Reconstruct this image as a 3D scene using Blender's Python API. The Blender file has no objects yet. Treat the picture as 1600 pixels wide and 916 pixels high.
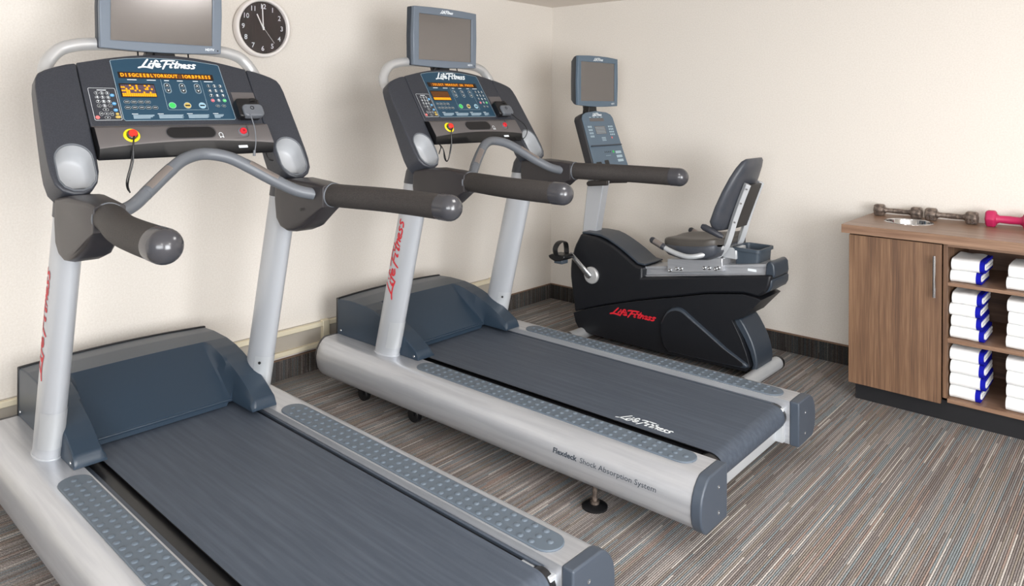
import bpy, bmesh, math, random
from mathutils import Matrix, Vector
from math import sin, cos, pi, radians as R
random.seed(7)
S = bpy.context.scene
COL = S.collection

# ------------------------------------------------------------------ camera
CAM = Vector((3.364, -4.210, 1.400))
a = R(41.6952); ro = R(0.3177)
fw = Vector((-sin(a), cos(a), 0)); rt = Vector((cos(a), sin(a), 0)); up = Vector((0, 0, 1))
r3 = rt*cos(ro) + up*sin(ro); u3 = up*cos(ro) - rt*sin(ro)
cam = bpy.data.cameras.new('camera'); co = bpy.data.objects.new('camera', cam); COL.objects.link(co)
co.matrix_world = Matrix(((r3.x, u3.x, -fw.x, CAM.x), (r3.y, u3.y, -fw.y, CAM.y), (r3.z, u3.z, -fw.z, CAM.z), (0, 0, 0, 1)))
cam.sensor_width = 36; cam.lens = 1156.745/1600*36
cam.shift_y = -(458-163.53)/1600; cam.clip_start = .05
S.camera = co

# ------------------------------------------------------------------ light and exposure
S.view_settings.view_transform = 'Standard'; S.view_settings.look = 'None'
S.view_settings.exposure = 0.66; S.view_settings.gamma = 1
S.view_settings.use_curve_mapping = False
wd = bpy.data.worlds.new('world'); S.world = wd; wd.use_nodes = True
wd.node_tree.nodes['Background'].inputs[0].default_value = (.95, .98, 1, 1)
wd.node_tree.nodes['Background'].inputs[1].default_value = 0.26
def area(name, loc, target, size, sizey, power, colour=(1, 1, 1)):
    l = bpy.data.lights.new(name, 'AREA'); l.shape = 'RECTANGLE'; l.size = size; l.size_y = sizey
    l.energy = power; l.color = colour
    o = bpy.data.objects.new(name, l); COL.objects.link(o); o.location = loc
    o.rotation_euler = (Vector(target)-Vector(loc)).to_track_quat('-Z', 'Y').to_euler()
    return o
area('window_daylight', (5.7, -3.1, 1.2), (0, -1.3, .85), 2.9, 1.6, 176, (.94, .97, 1))
area('side_fill', (4.2, -6.3, 1.45), (.3, -2.2, 1.0), 2.6, 1.2, 80, (.94, .97, 1))  # added fill light to brighten the left wall, no known source
CEIL = 2.106
area('added_ceiling_lamp', (4.3, -3.0, CEIL-.03), (4.3, -3.0, 0), .45, .45, 14, (1, .98, .95))  # ceiling lamps added out of view to give the light a source
area('added_ceiling_lamp', (2.3, -2.3, CEIL-.03), (2.3, -2.3, 0), .45, .45, 7, (1, .98, .95))
area('added_ceiling_lamp', (3.6, -4.9, CEIL-.03), (3.6, -4.9, 0), .45, .45, 9, (1, .98, .95))

# ------------------------------------------------------------------ materials
def lin(c):
    c = c/255
    return c/12.92 if c <= .04045 else ((c+.055)/1.055)**2.4
def rgb(*c): return tuple(lin(x) for x in c)+(1,)
MATS = {}
def mat(name, col, rough=.5, metal=0, spec=.5, emit=None, estr=0, noise=None, bump=None, coat=0):
    """noise=(scale vector, colour2, low, high, detail); bump=(scale vector, strength, distance)"""
    m = bpy.data.materials.new(name); m.use_nodes = True; nt = m.node_tree; b = nt.nodes['Principled BSDF']
    b.inputs['Base Color'].default_value = rgb(*col); b.inputs['Roughness'].default_value = rough
    b.inputs['Metallic'].default_value = metal; b.inputs['Specular IOR Level'].default_value = spec
    if coat: b.inputs['Coat Weight'].default_value = coat
    if emit:
        b.inputs['Emission Color'].default_value = rgb(*emit); b.inputs['Emission Strength'].default_value = estr
    tc = nt.nodes.new('ShaderNodeTexCoord')
    def nz(sc, detail=4):
        mp = nt.nodes.new('ShaderNodeMapping'); mp.inputs['Scale'].default_value = sc
        n = nt.nodes.new('ShaderNodeTexNoise'); n.inputs['Scale'].default_value = 1; n.inputs['Detail'].default_value = detail
        nt.links.new(tc.outputs['Object'], mp.inputs[0]); nt.links.new(mp.outputs[0], n.inputs[0]); return n
    if noise:
        n = nz(noise[0], noise[4] if len(noise) > 4 else 4)
        cr = nt.nodes.new('ShaderNodeValToRGB'); cr.color_ramp.elements[0].position = noise[2]; cr.color_ramp.elements[1].position = noise[3]
        cr.color_ramp.elements[0].color = rgb(*col); cr.color_ramp.elements[1].color = rgb(*noise[1])
        nt.links.new(n.outputs[0], cr.inputs[0]); nt.links.new(cr.outputs[0], b.inputs['Base Color'])
    if bump:
        n = nz(bump[0], 3); bp = nt.nodes.new('ShaderNodeBump'); bp.inputs['Strength'].default_value = bump[1]; bp.inputs['Distance'].default_value = bump[2]
        nt.links.new(n.outputs[0], bp.inputs['Height']); nt.links.new(bp.outputs[0], b.inputs['Normal'])
    MATS[name] = m; return m

mat('wall', (230, 224, 216), .85, spec=.2, noise=((130, 130, 130), (222, 215, 206), .3, .7), bump=((420, 420, 420), .22, .002))
mat('ceiling', (236, 228, 220), .9, spec=.1, bump=((250, 250, 250), .2, .002))
mat('silver', (196, 198, 202), .33, .55, noise=((3, 60, 60), (186, 188, 193), .4, .6))
mat('silver_top', (194, 197, 200), .38, .35)
mat('upright_paint', (184, 187, 192), .34, .25)
mat('tube_paint', (190, 190, 190), .36, .35)
mat('under_black', (15, 15, 17), .4)
mat('console', (47, 49, 56), .42, noise=((240, 240, 240), (54, 57, 64), .4, .6), bump=((900, 900, 900), .12, .001))
mat('console_dark', (40, 40, 44), .45, bump=((900, 900, 900), .12, .001))
mat('console_face', (104, 100, 100), .34, .25)
mat('cover', (40, 54, 68), .34, bump=((1200, 1200, 1200), .12, .0008))
mat('cap_grey', (64, 72, 83), .4, bump=((1200, 1200, 1200), .1, .0008))
mat('pad_grey', (88, 99, 110), .5, bump=((1000, 1000, 1000), .1, .0008))
mat('belt', (62, 70, 82), .55, spec=.45, noise=((3, 60, 60), (74, 82, 94), .4, .7, 8), bump=((900, 900, 900), .5, .0012))
mat('black_plastic', (22, 22, 24), .35)
mat('rubber', (50, 47, 46), .62, spec=.35, noise=((300, 300, 300), (62, 58, 56), .4, .6))
mat('grip_cap', (60, 60, 64), .2, spec=.6)
mat('bracket', (48, 45, 47), .38, bump=((1200, 1200, 1200), .12, .0008))
mat('bar_grey', (100, 104, 110), .38, bump=((1500, 1500, 1500), .15, .0008))
mat('sensor', (158, 150, 146), .3, .7)
mat('panel_blue', (38, 68, 88), .4, spec=.4)
mat('line_light', (168, 188, 198), .5)
mat('white_print', (232, 238, 242), .5)
mat('grey_print', (150, 170, 182), .5)
mat('key_black', (18, 20, 24), .35)
mat('key_blue', (82, 150, 196), .4)
mat('key_green', (64, 196, 96), .4)
mat('key_yellow', (196, 170, 92), .4)
mat('key_steel', (150, 188, 206), .4)
mat('key_red', (196, 60, 78), .4)
mat('key_pink', (214, 120, 118), .4)
mat('disp_black', (34, 24, 18), .3)
mat('cell_dim', (92, 54, 22), .4, emit=(150, 80, 10), estr=.12)
mat('dot_dim', (96, 78, 92), .4)
mat('amber', (240, 150, 20), .4, emit=(255, 160, 14), estr=.42)
mat('cup', (174, 176, 179), .5, .1)
mat('red_button', (226, 52, 40), .35)
mat('red_plug', (206, 40, 52), .3)
mat('yellow', (244, 226, 30), .4)
mat('screen', (134, 131, 130), .18, .8, spec=.6)
mat('frame_grey', (104, 114, 126), .38)
mat('frame_side', (44, 52, 62), .45)
mat('red_print', (206, 34, 48), .5)
mat('dark_print', (52, 60, 70), .5)
mat('steel', (190, 192, 194), .22, .9)
mat('chrome', (205, 206, 208), .12, 1)
mat('bike_black', (20, 22, 27), .42, bump=((900, 900, 900), .15, .0008))
mat('bike_slate', (50, 58, 68), .36, bump=((900, 900, 900), .1, .0008))
mat('bike_panel', (88, 106, 122), .42)
mat('vinyl', (62, 66, 74), .42, noise=((14, 14, 14), (72, 74, 80), .4, .6), bump=((160, 160, 160), .12, .002))
mat('vinyl_top', (78, 74, 70), .4, bump=((160, 160, 160), .12, .002))
mat('bin_grey', (62, 72, 82), .45)
mat('clock_rim', (236, 230, 226), .35)
mat('clock_face', (48, 42, 42), .35, noise=((8, 260, 8), (66, 56, 54), .4, .6))
mat('white', (240, 240, 238), .5)
mat('heater_cream', (226, 216, 190), .5)
mat('heater_grey', (176, 168, 156), .6)
mat('toe_black', (14, 14, 18), .6)
mat('dumbbell_iron', (92, 82, 76), .42, .45, noise=((60, 60, 60), (136, 122, 112), .42, .62), bump=((160, 160, 160), .5, .002))
mat('dumbbell_pink', (182, 34, 86), .5)
mat('towel', (247, 247, 246), .95, spec=.1, bump=((420, 420, 420), .6, .004))
mat('towel_blue', (24, 28, 158), .95, spec=.1, bump=((420, 420, 420), .6, .004))
def wood(name, base, dark, lightc, sc, rough):
    m = mat(name, base, rough); nt = m.node_tree; b = nt.nodes['Principled BSDF']
    tc = nt.nodes.new('ShaderNodeTexCoord'); cols = []
    for k, (s, d) in enumerate(((1, 3), (6, 6))):
        mp = nt.nodes.new('ShaderNodeMapping'); mp.inputs['Scale'].default_value = tuple(v*s for v in sc)
        n = nt.nodes.new('ShaderNodeTexNoise'); n.inputs['Scale'].default_value = 1; n.inputs['Detail'].default_value = d
        nt.links.new(tc.outputs['Object'], mp.inputs[0]); nt.links.new(mp.outputs[0], n.inputs[0]); cols.append(n)
    ad = nt.nodes.new('ShaderNodeMath'); ad.operation = 'MULTIPLY_ADD'; ad.inputs[1].default_value = .5
    hf = nt.nodes.new('ShaderNodeMath'); hf.operation = 'MULTIPLY'; hf.inputs[1].default_value = .5
    nt.links.new(cols[1].outputs[0], hf.inputs[0]); nt.links.new(cols[0].outputs[0], ad.inputs[0]); nt.links.new(hf.outputs[0], ad.inputs[2])
    cr = nt.nodes.new('ShaderNodeValToRGB'); e = cr.color_ramp.elements; e[0].position = .36; e[1].position = .66
    e[0].color = rgb(*dark); e[1].color = rgb(*lightc); mid = e.new(.5); mid.color = rgb(*base)
    nt.links.new(ad.outputs[0], cr.inputs[0]); nt.links.new(cr.outputs[0], b.inputs['Base Color'])
wood('wood_upright', (110, 82, 61), (88, 64, 49), (136, 105, 80), (46, 46, 1.0), .5)
wood('wood_flat_lit', (134, 105, 85), (116, 88, 70), (152, 123, 101), (1.2, 40, 40), .36)  # same wood, the lit top's lighter tone put into the colour
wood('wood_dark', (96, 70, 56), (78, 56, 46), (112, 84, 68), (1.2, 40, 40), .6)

def carpet(name, base_axis, gain=1.0):
    """loop carpet of narrow coloured cords running along one axis"""
    m = bpy.data.materials.new(name); m.use_nodes = True; nt = m.node_tree; b = nt.nodes['Principled BSDF']
    b.inputs['Roughness'].default_value = .95; b.inputs['Specular IOR Level'].default_value = .1
    N = nt.nodes; L = nt.links
    tc = N.new('ShaderNodeTexCoord'); sp = N.new('ShaderNodeSeparateXYZ'); L.new(tc.outputs['Object'], sp.inputs[0])
    pitch = .0066
    def mth(op, x, y=None, z=None):
        n = N.new('ShaderNodeMath'); n.operation = op
        for i, v in enumerate((x, y, z)):
            if v is None: continue
            if isinstance(v, (int, float)): n.inputs[i].default_value = v
            else: L.new(v, n.inputs[i])
        return n.outputs[0]
    ax = sp.outputs['XYZ'.index(base_axis)]
    cross = sp.outputs[1 if base_axis == 'X' else 0]
    s = mth('DIVIDE', ax, pitch); idx = mth('FLOOR', s); fr = mth('FRACT', s)
    # piece the cords into lengths so that colours change along them
    seg = mth('FLOOR', mth('MULTIPLY', mth('ADD', mth('ADD', cross, sp.outputs[2]), mth('MULTIPLY', idx, .137)), 2.6))
    cv = N.new('ShaderNodeCombineXYZ'); L.new(idx, cv.inputs[0]); L.new(seg, cv.inputs[1])
    wn = N.new('ShaderNodeTexWhiteNoise'); wn.noise_dimensions = '2D'; L.new(cv.outputs[0], wn.inputs['Vector'])
    cr = N.new('ShaderNodeValToRGB'); cr.color_ramp.interpolation = 'CONSTANT'; e = cr.color_ramp.elements
    pal = [(0, (120, 113, 110)), (.16, (140, 134, 130)), (.32, (128, 120, 112)), (.46, (120, 126, 128)), (.60, (148, 140, 135)),
           (.70, (112, 104, 100)), (.80, (138, 122, 114)), (.86, (128, 127, 126)), (.95, (172, 166, 160))]
    e[0].color = rgb(*pal[0][1]); e[1].position = pal[1][0]; e[1].color = rgb(*pal[1][1])
    for p, c in pal[2:]:
        q = e.new(p); q.color = rgb(*c)
    L.new(wn.outputs[0], cr.inputs[0])
    mp = N.new('ShaderNodeMapping'); sc = [90, 90, 90]; mp.inputs['Scale'].default_value = sc
    L.new(tc.outputs['Object'], mp.inputs[0]); nz = N.new('ShaderNodeTexNoise'); nz.inputs['Scale'].default_value = 2.6; nz.inputs['Detail'].default_value = 2
    L.new(mp.outputs[0], nz.inputs[0])
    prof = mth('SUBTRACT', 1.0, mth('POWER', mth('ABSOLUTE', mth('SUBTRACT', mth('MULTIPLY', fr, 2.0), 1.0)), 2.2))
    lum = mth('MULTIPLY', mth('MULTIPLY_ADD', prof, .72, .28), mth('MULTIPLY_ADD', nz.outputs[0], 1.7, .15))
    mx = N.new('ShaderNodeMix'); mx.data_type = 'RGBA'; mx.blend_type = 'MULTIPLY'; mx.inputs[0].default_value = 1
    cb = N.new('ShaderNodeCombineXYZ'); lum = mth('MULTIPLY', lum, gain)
    for i in range(3): L.new(lum, cb.inputs[i])
    L.new(cr.outputs[0], mx.inputs[6]); L.new(cb.outputs[0], mx.inputs[7]); L.new(mx.outputs[2], b.inputs['Base Color'])
    bp = N.new('ShaderNodeBump'); bp.inputs['Strength'].default_value = .6; bp.inputs['Distance'].default_value = .004
    L.new(mth('ADD', prof, nz.outputs[0]), bp.inputs['Height']); L.new(bp.outputs[0], b.inputs['Normal'])
    MATS[name] = m
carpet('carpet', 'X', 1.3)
carpet('carpet_base_lit', 'Y', .55)  # left baseboard: same carpet, its lit tone put into the gain
carpet('carpet_base_shade', 'X', .26)  # right baseboard: same carpet, shade painted in by a lower gain

# ------------------------------------------------------------------ mesh helpers
I4 = Matrix.Identity(4)
class MB:
    def __init__(s): s.v = []; s.f = []
    def add(s, vs, fs, M=None):
        b = len(s.v); s.v += [tuple(M @ Vector(p)) if M is not None else tuple(p) for p in vs]
        s.f += [tuple(b+i for i in f) for f in fs]; return s
    def box(s, x0, x1, y0, y1, z0, z1, M=None):
        vs = [(x, y, z) for z in (z0, z1) for y in (y0, y1) for x in (x0, x1)]
        return s.add(vs, [(0, 2, 3, 1), (4, 5, 7, 6), (0, 1, 5, 4), (2, 6, 7, 3), (0, 4, 6, 2), (1, 3, 7, 5)], M)
    def prism(s, poly, t0, t1, axes='xzy', M=None):
        """poly in the first two axes, extruded along the third"""
        ix = ['xyz'.index(c) for c in axes]; n = len(poly)
        def pt(p, t):
            q = [0, 0, 0]; q[ix[0]] = p[0]; q[ix[1]] = p[1]; q[ix[2]] = t; return q
        vs = [pt(p, t0) for p in poly]+[pt(p, t1) for p in poly]
        fs = [tuple(range(n)), tuple(range(2*n-1, n-1, -1))]+[(i, i+n, (i+1) % n+n, (i+1) % n) for i in range(n)]
        return s.add(vs, fs, M)
    def loft(s, rings, cap=True, closed=True, M=None):
        n = len(rings[0]); vs = [p for r in rings for p in r]; fs = []
        for k in range(len(rings)-1):
            for i in range(n if closed else n-1):
                j = (i+1) % n; fs.append((k*n+i, k*n+j, (k+1)*n+j, (k+1)*n+i))
        if cap: fs += [tuple(range(n-1, -1, -1)), tuple(range((len(rings)-1)*n, len(rings)*n))]
        return s.add(vs, fs, M)
    def tube(s, path, rad, seg=14, M=None, flat=1.0, upv=(0, 0, 1)):
        path = [Vector(p) for p in path]; rr = rad if isinstance(rad, (list, tuple)) else [rad]*len(path); rings = []
        prev = None
        for i, p in enumerate(path):
            t = (path[min(i+1, len(path)-1)]-path[max(i-1, 0)]).normalized()
            if prev is None:
                x = t.cross(Vector(upv));
                if x.length < 1e-3: x = t.cross(Vector((1, 0, 0)))
                x.normalize()
            else: x = (prev-t*prev.dot(t)).normalized()
            prev = x; y = x.cross(t)
            rings.append([p+x*cos(2*pi*k/seg)*rr[i]+y*sin(2*pi*k/seg)*rr[i]*flat for k in range(seg)])
        return s.loft(rings, M=M)
    def lathe(s, prof, c, axis, seg=24, M=None):
        """prof: (radius, distance along axis)"""
        ax = Vector(axis).normalized(); x = ax.orthogonal().normalized(); y = ax.cross(x); c = Vector(c)
        rings = [[c+ax*h+(x*cos(2*pi*k/seg)+y*sin(2*pi*k/seg))*max(r, 1e-4) for k in range(seg)] for r, h in prof]
        return s.loft(rings, M=M)
    def holed(s, outer, hole, t0, t1, mapf, M=None):
        """flat plate with a hole, outline and hole paired point by point"""
        n = len(outer); vs = [mapf(p, t) for t in (t0, t1) for loop in (outer, hole) for p in loop]; fs = []
        for i in range(n):
            j = (i+1) % n
            fs += [(i, j, n+j, n+i), (2*n+j, 2*n+i, 3*n+i, 3*n+j), (j, i, 2*n+i, 2*n+j), (n+i, n+j, 3*n+j, 3*n+i)]
        return s.add(vs, fs, M)
    def build(s, name, material, parent=None, M=None, bevel=0, seg=2, angle=38, kind=None, label=None, subsurf=0, fix=True):
        me = bpy.data.meshes.new(name); vs = [tuple(M @ Vector(p)) for p in s.v] if M is not None else s.v
        me.from_pydata(vs, [], s.f); me.validate()
        if fix:
            bm = bmesh.new(); bm.from_mesh(me); bmesh.ops.recalc_face_normals(bm, faces=bm.faces); bm.to_mesh(me); bm.free()
        me.materials.append(MATS[material] if isinstance(material, str) else material)
        me.polygons.foreach_set('use_smooth', [True]*len(me.polygons)); me.set_sharp_from_angle(angle=R(angle))
        o = bpy.data.objects.new(name, me); COL.objects.link(o)
        if parent is not None: o.parent = parent
        if bevel:
            b = o.modifiers.new('bevel', 'BEVEL'); b.width = bevel; b.segments = seg; b.limit_method = 'ANGLE'; b.angle_limit = R(32)
            b.harden_normals = False
        if subsurf:
            q = o.modifiers.new('sub', 'SUBSURF'); q.levels = subsurf; q.render_levels = subsurf
        if kind: o['kind'] = kind
        if label: o['label'] = label
        return o
def thing(name, label, cat, loc=(0, 0, 0), rz=0, group=None):
    o = bpy.data.objects.new(name, None); COL.objects.link(o); o.location = loc; o.rotation_euler = (0, 0, rz)
    o.empty_display_size = .1; o['label'] = label; o['category'] = cat
    if group: o['group'] = group
    return o
def tag(o, label, cat, group=None):
    o['label'] = label; o['category'] = cat
    if group: o['group'] = group
    return o
def smooth_path(pts, n=6):
    """Catmull-Rom through the points"""
    pts = [Vector(p) for p in pts]; P = [pts[0]*2-pts[1]]+pts+[pts[-1]*2-pts[-2]]; out = []
    for i in range(1, len(P)-2):
        for k in range(n):
            t = k/n; p0, p1, p2, p3 = P[i-1:i+3]
            out.append(.5*((2*p1)+(p2-p0)*t+(2*p0-5*p1+4*p2-p3)*t*t+(3*p1-p0-3*p2+p3)*t**3))
    out.append(pts[-1]); return out
def interp(x, tab):
    if x <= tab[0][0]: return tab[0][1]
    for (x0, y0), (x1, y1) in zip(tab, tab[1:]):
        if x <= x1: return y0+(y1-y0)*(x-x0)/(x1-x0)
    return tab[-1][1]
def stadium(cx, cy, hx, hy, n=10):
    """rounded ends along the longer axis; half sizes hx, hy"""
    out = []
    if hx >= hy:
        d = hx-hy
        for k in range(n+1): t = -pi/2+pi*k/n; out.append((cx+d+hy*cos(t), cy+hy*sin(t)))
        for k in range(n+1): t = pi/2+pi*k/n; out.append((cx-d+hy*cos(t), cy+hy*sin(t)))
    else:
        d = hy-hx
        for k in range(n+1): t = pi*k/n; out.append((cx+hx*cos(t), cy+d+hx*sin(t)))
        for k in range(n+1): t = pi+pi*k/n; out.append((cx+hx*cos(t), cy-d+hx*sin(t)))
    return out
def rrect(x0, x1, y0, y1, r, n=4):
    out = []
    for cx, cy, a0 in ((x1-r, y0+r, -90), (x1-r, y1-r, 0), (x0+r, y1-r, 90), (x0+r, y0+r, 180)):
        for k in range(n+1): t = R(a0+90*k/n); out.append((cx+r*cos(t), cy+r*sin(t)))
    return out
def outline_strip(mb, poly, w, z, f=None):
    """thin printed line following a closed outline"""
    n = len(poly); c = Vector((sum(p[0] for p in poly)/n, sum(p[1] for p in poly)/n)); inn = []
    for i in range(n):
        p0, p1, p2 = Vector(poly[i-1]), Vector(poly[i]), Vector(poly[(i+1) % n]); d = (p2-p0)
        nn = Vector((-d.y, d.x)).normalized()
        if nn.dot(c-p1) < 0: nn = -nn
        inn.append(p1+nn*w)
    vs = [(p[0], p[1], z) for p in poly]+[(p[0], p[1], z) for p in inn]
    mb.add(vs, [(i, (i+1) % n, n+(i+1) % n, n+i) for i in range(n)])
_tc = {}
def text(s, size, align='CENTER', bold=0):
    """flat letter shapes as (verts, faces), centred on the baseline middle"""
    k = (s, align, bold)
    if k not in _tc:
        c = bpy.data.curves.new('t', 'FONT'); c.body = s; c.size = 1; c.align_x = align; c.align_y = 'CENTER'; c.offset = bold; c.resolution_u = 2
        o = bpy.data.objects.new('t', c); COL.objects.link(o); dg = bpy.context.evaluated_depsgraph_get(); dg.update()
        me = o.evaluated_get(dg).to_mesh(); _tc[k] = ([tuple(v.co) for v in me.vertices], [tuple(p.vertices) for p in me.polygons])
        o.evaluated_get(dg).to_mesh_clear(); bpy.data.objects.remove(o); bpy.data.curves.remove(c)
    v, f = _tc[k]; return [(x*size, y*size, z) for x, y, z in v], f
def put_text(mb, s, x, y, z, size, align='CENTER', bold=0, sx=1):
    v, f = text(s, size, align, bold); mb.add([(x+p[0]*sx, y+p[1], z) for p in v], f)
# brush-script lettering of the machine maker's mark, drawn stroke by stroke
SK = [0]
SCRIPT = [[(.46, 1), (.34, .7), (.08, .02)], [(-.12, -.08), (.08, .02), (.38, .03), (.72, -.1)], [(.62, .52), (.5, .12), (.6, .1)], [(.7, .76), (.72, .8)],
 [(1.12, .82), (1.04, .94), (.94, .8), (.72, -.1)], [(.72, .5), (1.08, .56)], [(.98, .28), (1.16, .34), (1.24, .46), (1.14, .54), (1.0, .42), (.98, .2), (1.08, .08), (1.28, .16)],
 [(1.34, .86), (1.5, .96), (2.22, 1.0)], [(1.74, .96), (1.6, .5), (1.42, -.12)], [(1.56, .48), (1.9, .54)], [(2.0, .5), (1.9, .1), (2.0, .1)], [(2.1, .72), (2.12, .76)],
 [(2.42, .9), (2.22, .1), (2.32, .1)], [(2.12, .58), (2.52, .62)], [(2.5, .5), (2.42, .08)], [(2.47, .32), (2.62, .52), (2.7, .46), (2.64, .1)],
 [(2.76, .28), (2.9, .32), (2.98, .44), (2.9, .52), (2.78, .42), (2.76, .2), (2.84, .08), (2.98, .12)],
 [(3.3, .5), (3.18, .52), (3.12, .4), (3.22, .26), (3.18, .1), (3.02, .06)], [(3.62, .54), (3.5, .56), (3.44, .42), (3.54, .26), (3.5, .1), (3.34, .04)]]
def script(width, height, pen, f):
    """ribbon strokes mapped by f(x, y); x in 0..width, y in 0..height"""
    mb = MB(); sx = width/3.82; sy = height/1.12
    for SK[0], st in enumerate(SCRIPT):
        pts = [Vector(((p[0]+.12+.10*p[1])*sx, (p[1]+.12)*sy, 0)) for p in st]
        pts = smooth_path(pts, 5) if len(pts) > 2 else [pts[0], (pts[0]+pts[1])/2, pts[1]]
        n = len(pts); L = []; Rr = []
        for i, p in enumerate(pts):
            d = (pts[min(i+1, n-1)]-pts[max(i-1, 0)]).normalized(); nn = Vector((-d.y, d.x, 0)); w = pen*(.62 if i in (0, n-1) else 1)
            if i == 0: p = p-d*pen*.5
            if i == n-1: p = p+d*pen*.5
            L.append(p+nn*w/2); Rr.append(p-nn*w/2)
        vs = [f(q.x, q.y) for q in L]+[f(q.x, q.y) for q in Rr]
        mb.add(vs, [(i, i+1, n+i+1, n+i) for i in range(n-1)])
    return mb
def struct(o): o['kind'] = 'structure'; return o

# ------------------------------------------------------------------ room
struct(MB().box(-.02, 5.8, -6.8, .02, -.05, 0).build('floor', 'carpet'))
struct(MB().box(-.12, 0, -6.8, .12, -.05, CEIL+.05).build('wall_left', 'wall'))
struct(MB().box(0, 5.8, 0, .12, -.05, CEIL+.05).build('wall_right', 'wall'))
struct(MB().box(-.12, 5.8, -6.8, .12, CEIL, CEIL+.1).build('ceiling', 'ceiling'))
BB = .1005
m = MB().box(0, .012, -6.8, -.0, 0, BB); struct(m.build('baseboard_left', 'carpet_base_lit'))
m = MB().box(.012, 2.21, -.012, 0, 0, BB); struct(m.build('baseboard_right', 'carpet_base_shade'))
mat('edge_tan', (118, 92, 74), .6)
struct(MB().box(.012, 2.21, -.0135, 0, BB, BB+.006).build('trim_1', 'edge_tan'))
struct(MB().box(0, .0135, -6.8, 0, BB, BB+.005).build('trim_2', 'edge_tan'))

struct(MB().box(5.8, 5.92, -6.8, .12, -.05, CEIL+.05).build('added_back_wall', 'wall'))  # unseen wall, added to block world light from this side

# low cream wall heater behind the treadmills
def heater():
    t = thing('baseboard_heater', 'long low cream framed baseboard heater on the left wall behind the treadmills', 'heater', (0, -3.2, .12))
    M = Matrix.Translation((0, 3.2, -.12))
    MB().box(.0, .010, -5.8, -.64, .118, .252).build('back_panel', 'heater_grey', t, M)
    MB().box(.0, .03, -5.8, -.62, .226, .25).build('top_rail', 'heater_cream', t, M, bevel=.003)
    MB().box(.0, .03, -5.8, -.62, .122, .146).build('bottom_rail', 'heater_cream', t, M, bevel=.003)
    for y in (-4.3, -1.935, -.64):
        MB().box(.0, .034, y-.02, y+.02, .118, .256).build('joint_cover', 'heater_cream', t, M, bevel=.003)
heater()

# ------------------------------------------------------------------ treadmill
K = .95
UC, VC = 1.08, .469
TM = Matrix.Translation((0, 0, .07)) @ Matrix.Scale(K, 4) @ Matrix.Translation((-UC, -VC, 0))     # measured coordinates -> local metres
al = math.atan(1.47); sd = Vector((cos(al), 0, -sin(al))); nn = Vector((sin(al), 0, cos(al))); O = Vector((.453, VC, 1.552))
CM = TM @ Matrix(((0, -sd.x, nn.x, O.x), (1, 0, 0, O.y), (0, -sd.z, nn.z, O.z), (0, 0, 0, 1)))    # console sheet: x across, y up, z out
def W(sgn, w): return VC+sgn*w

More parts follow.
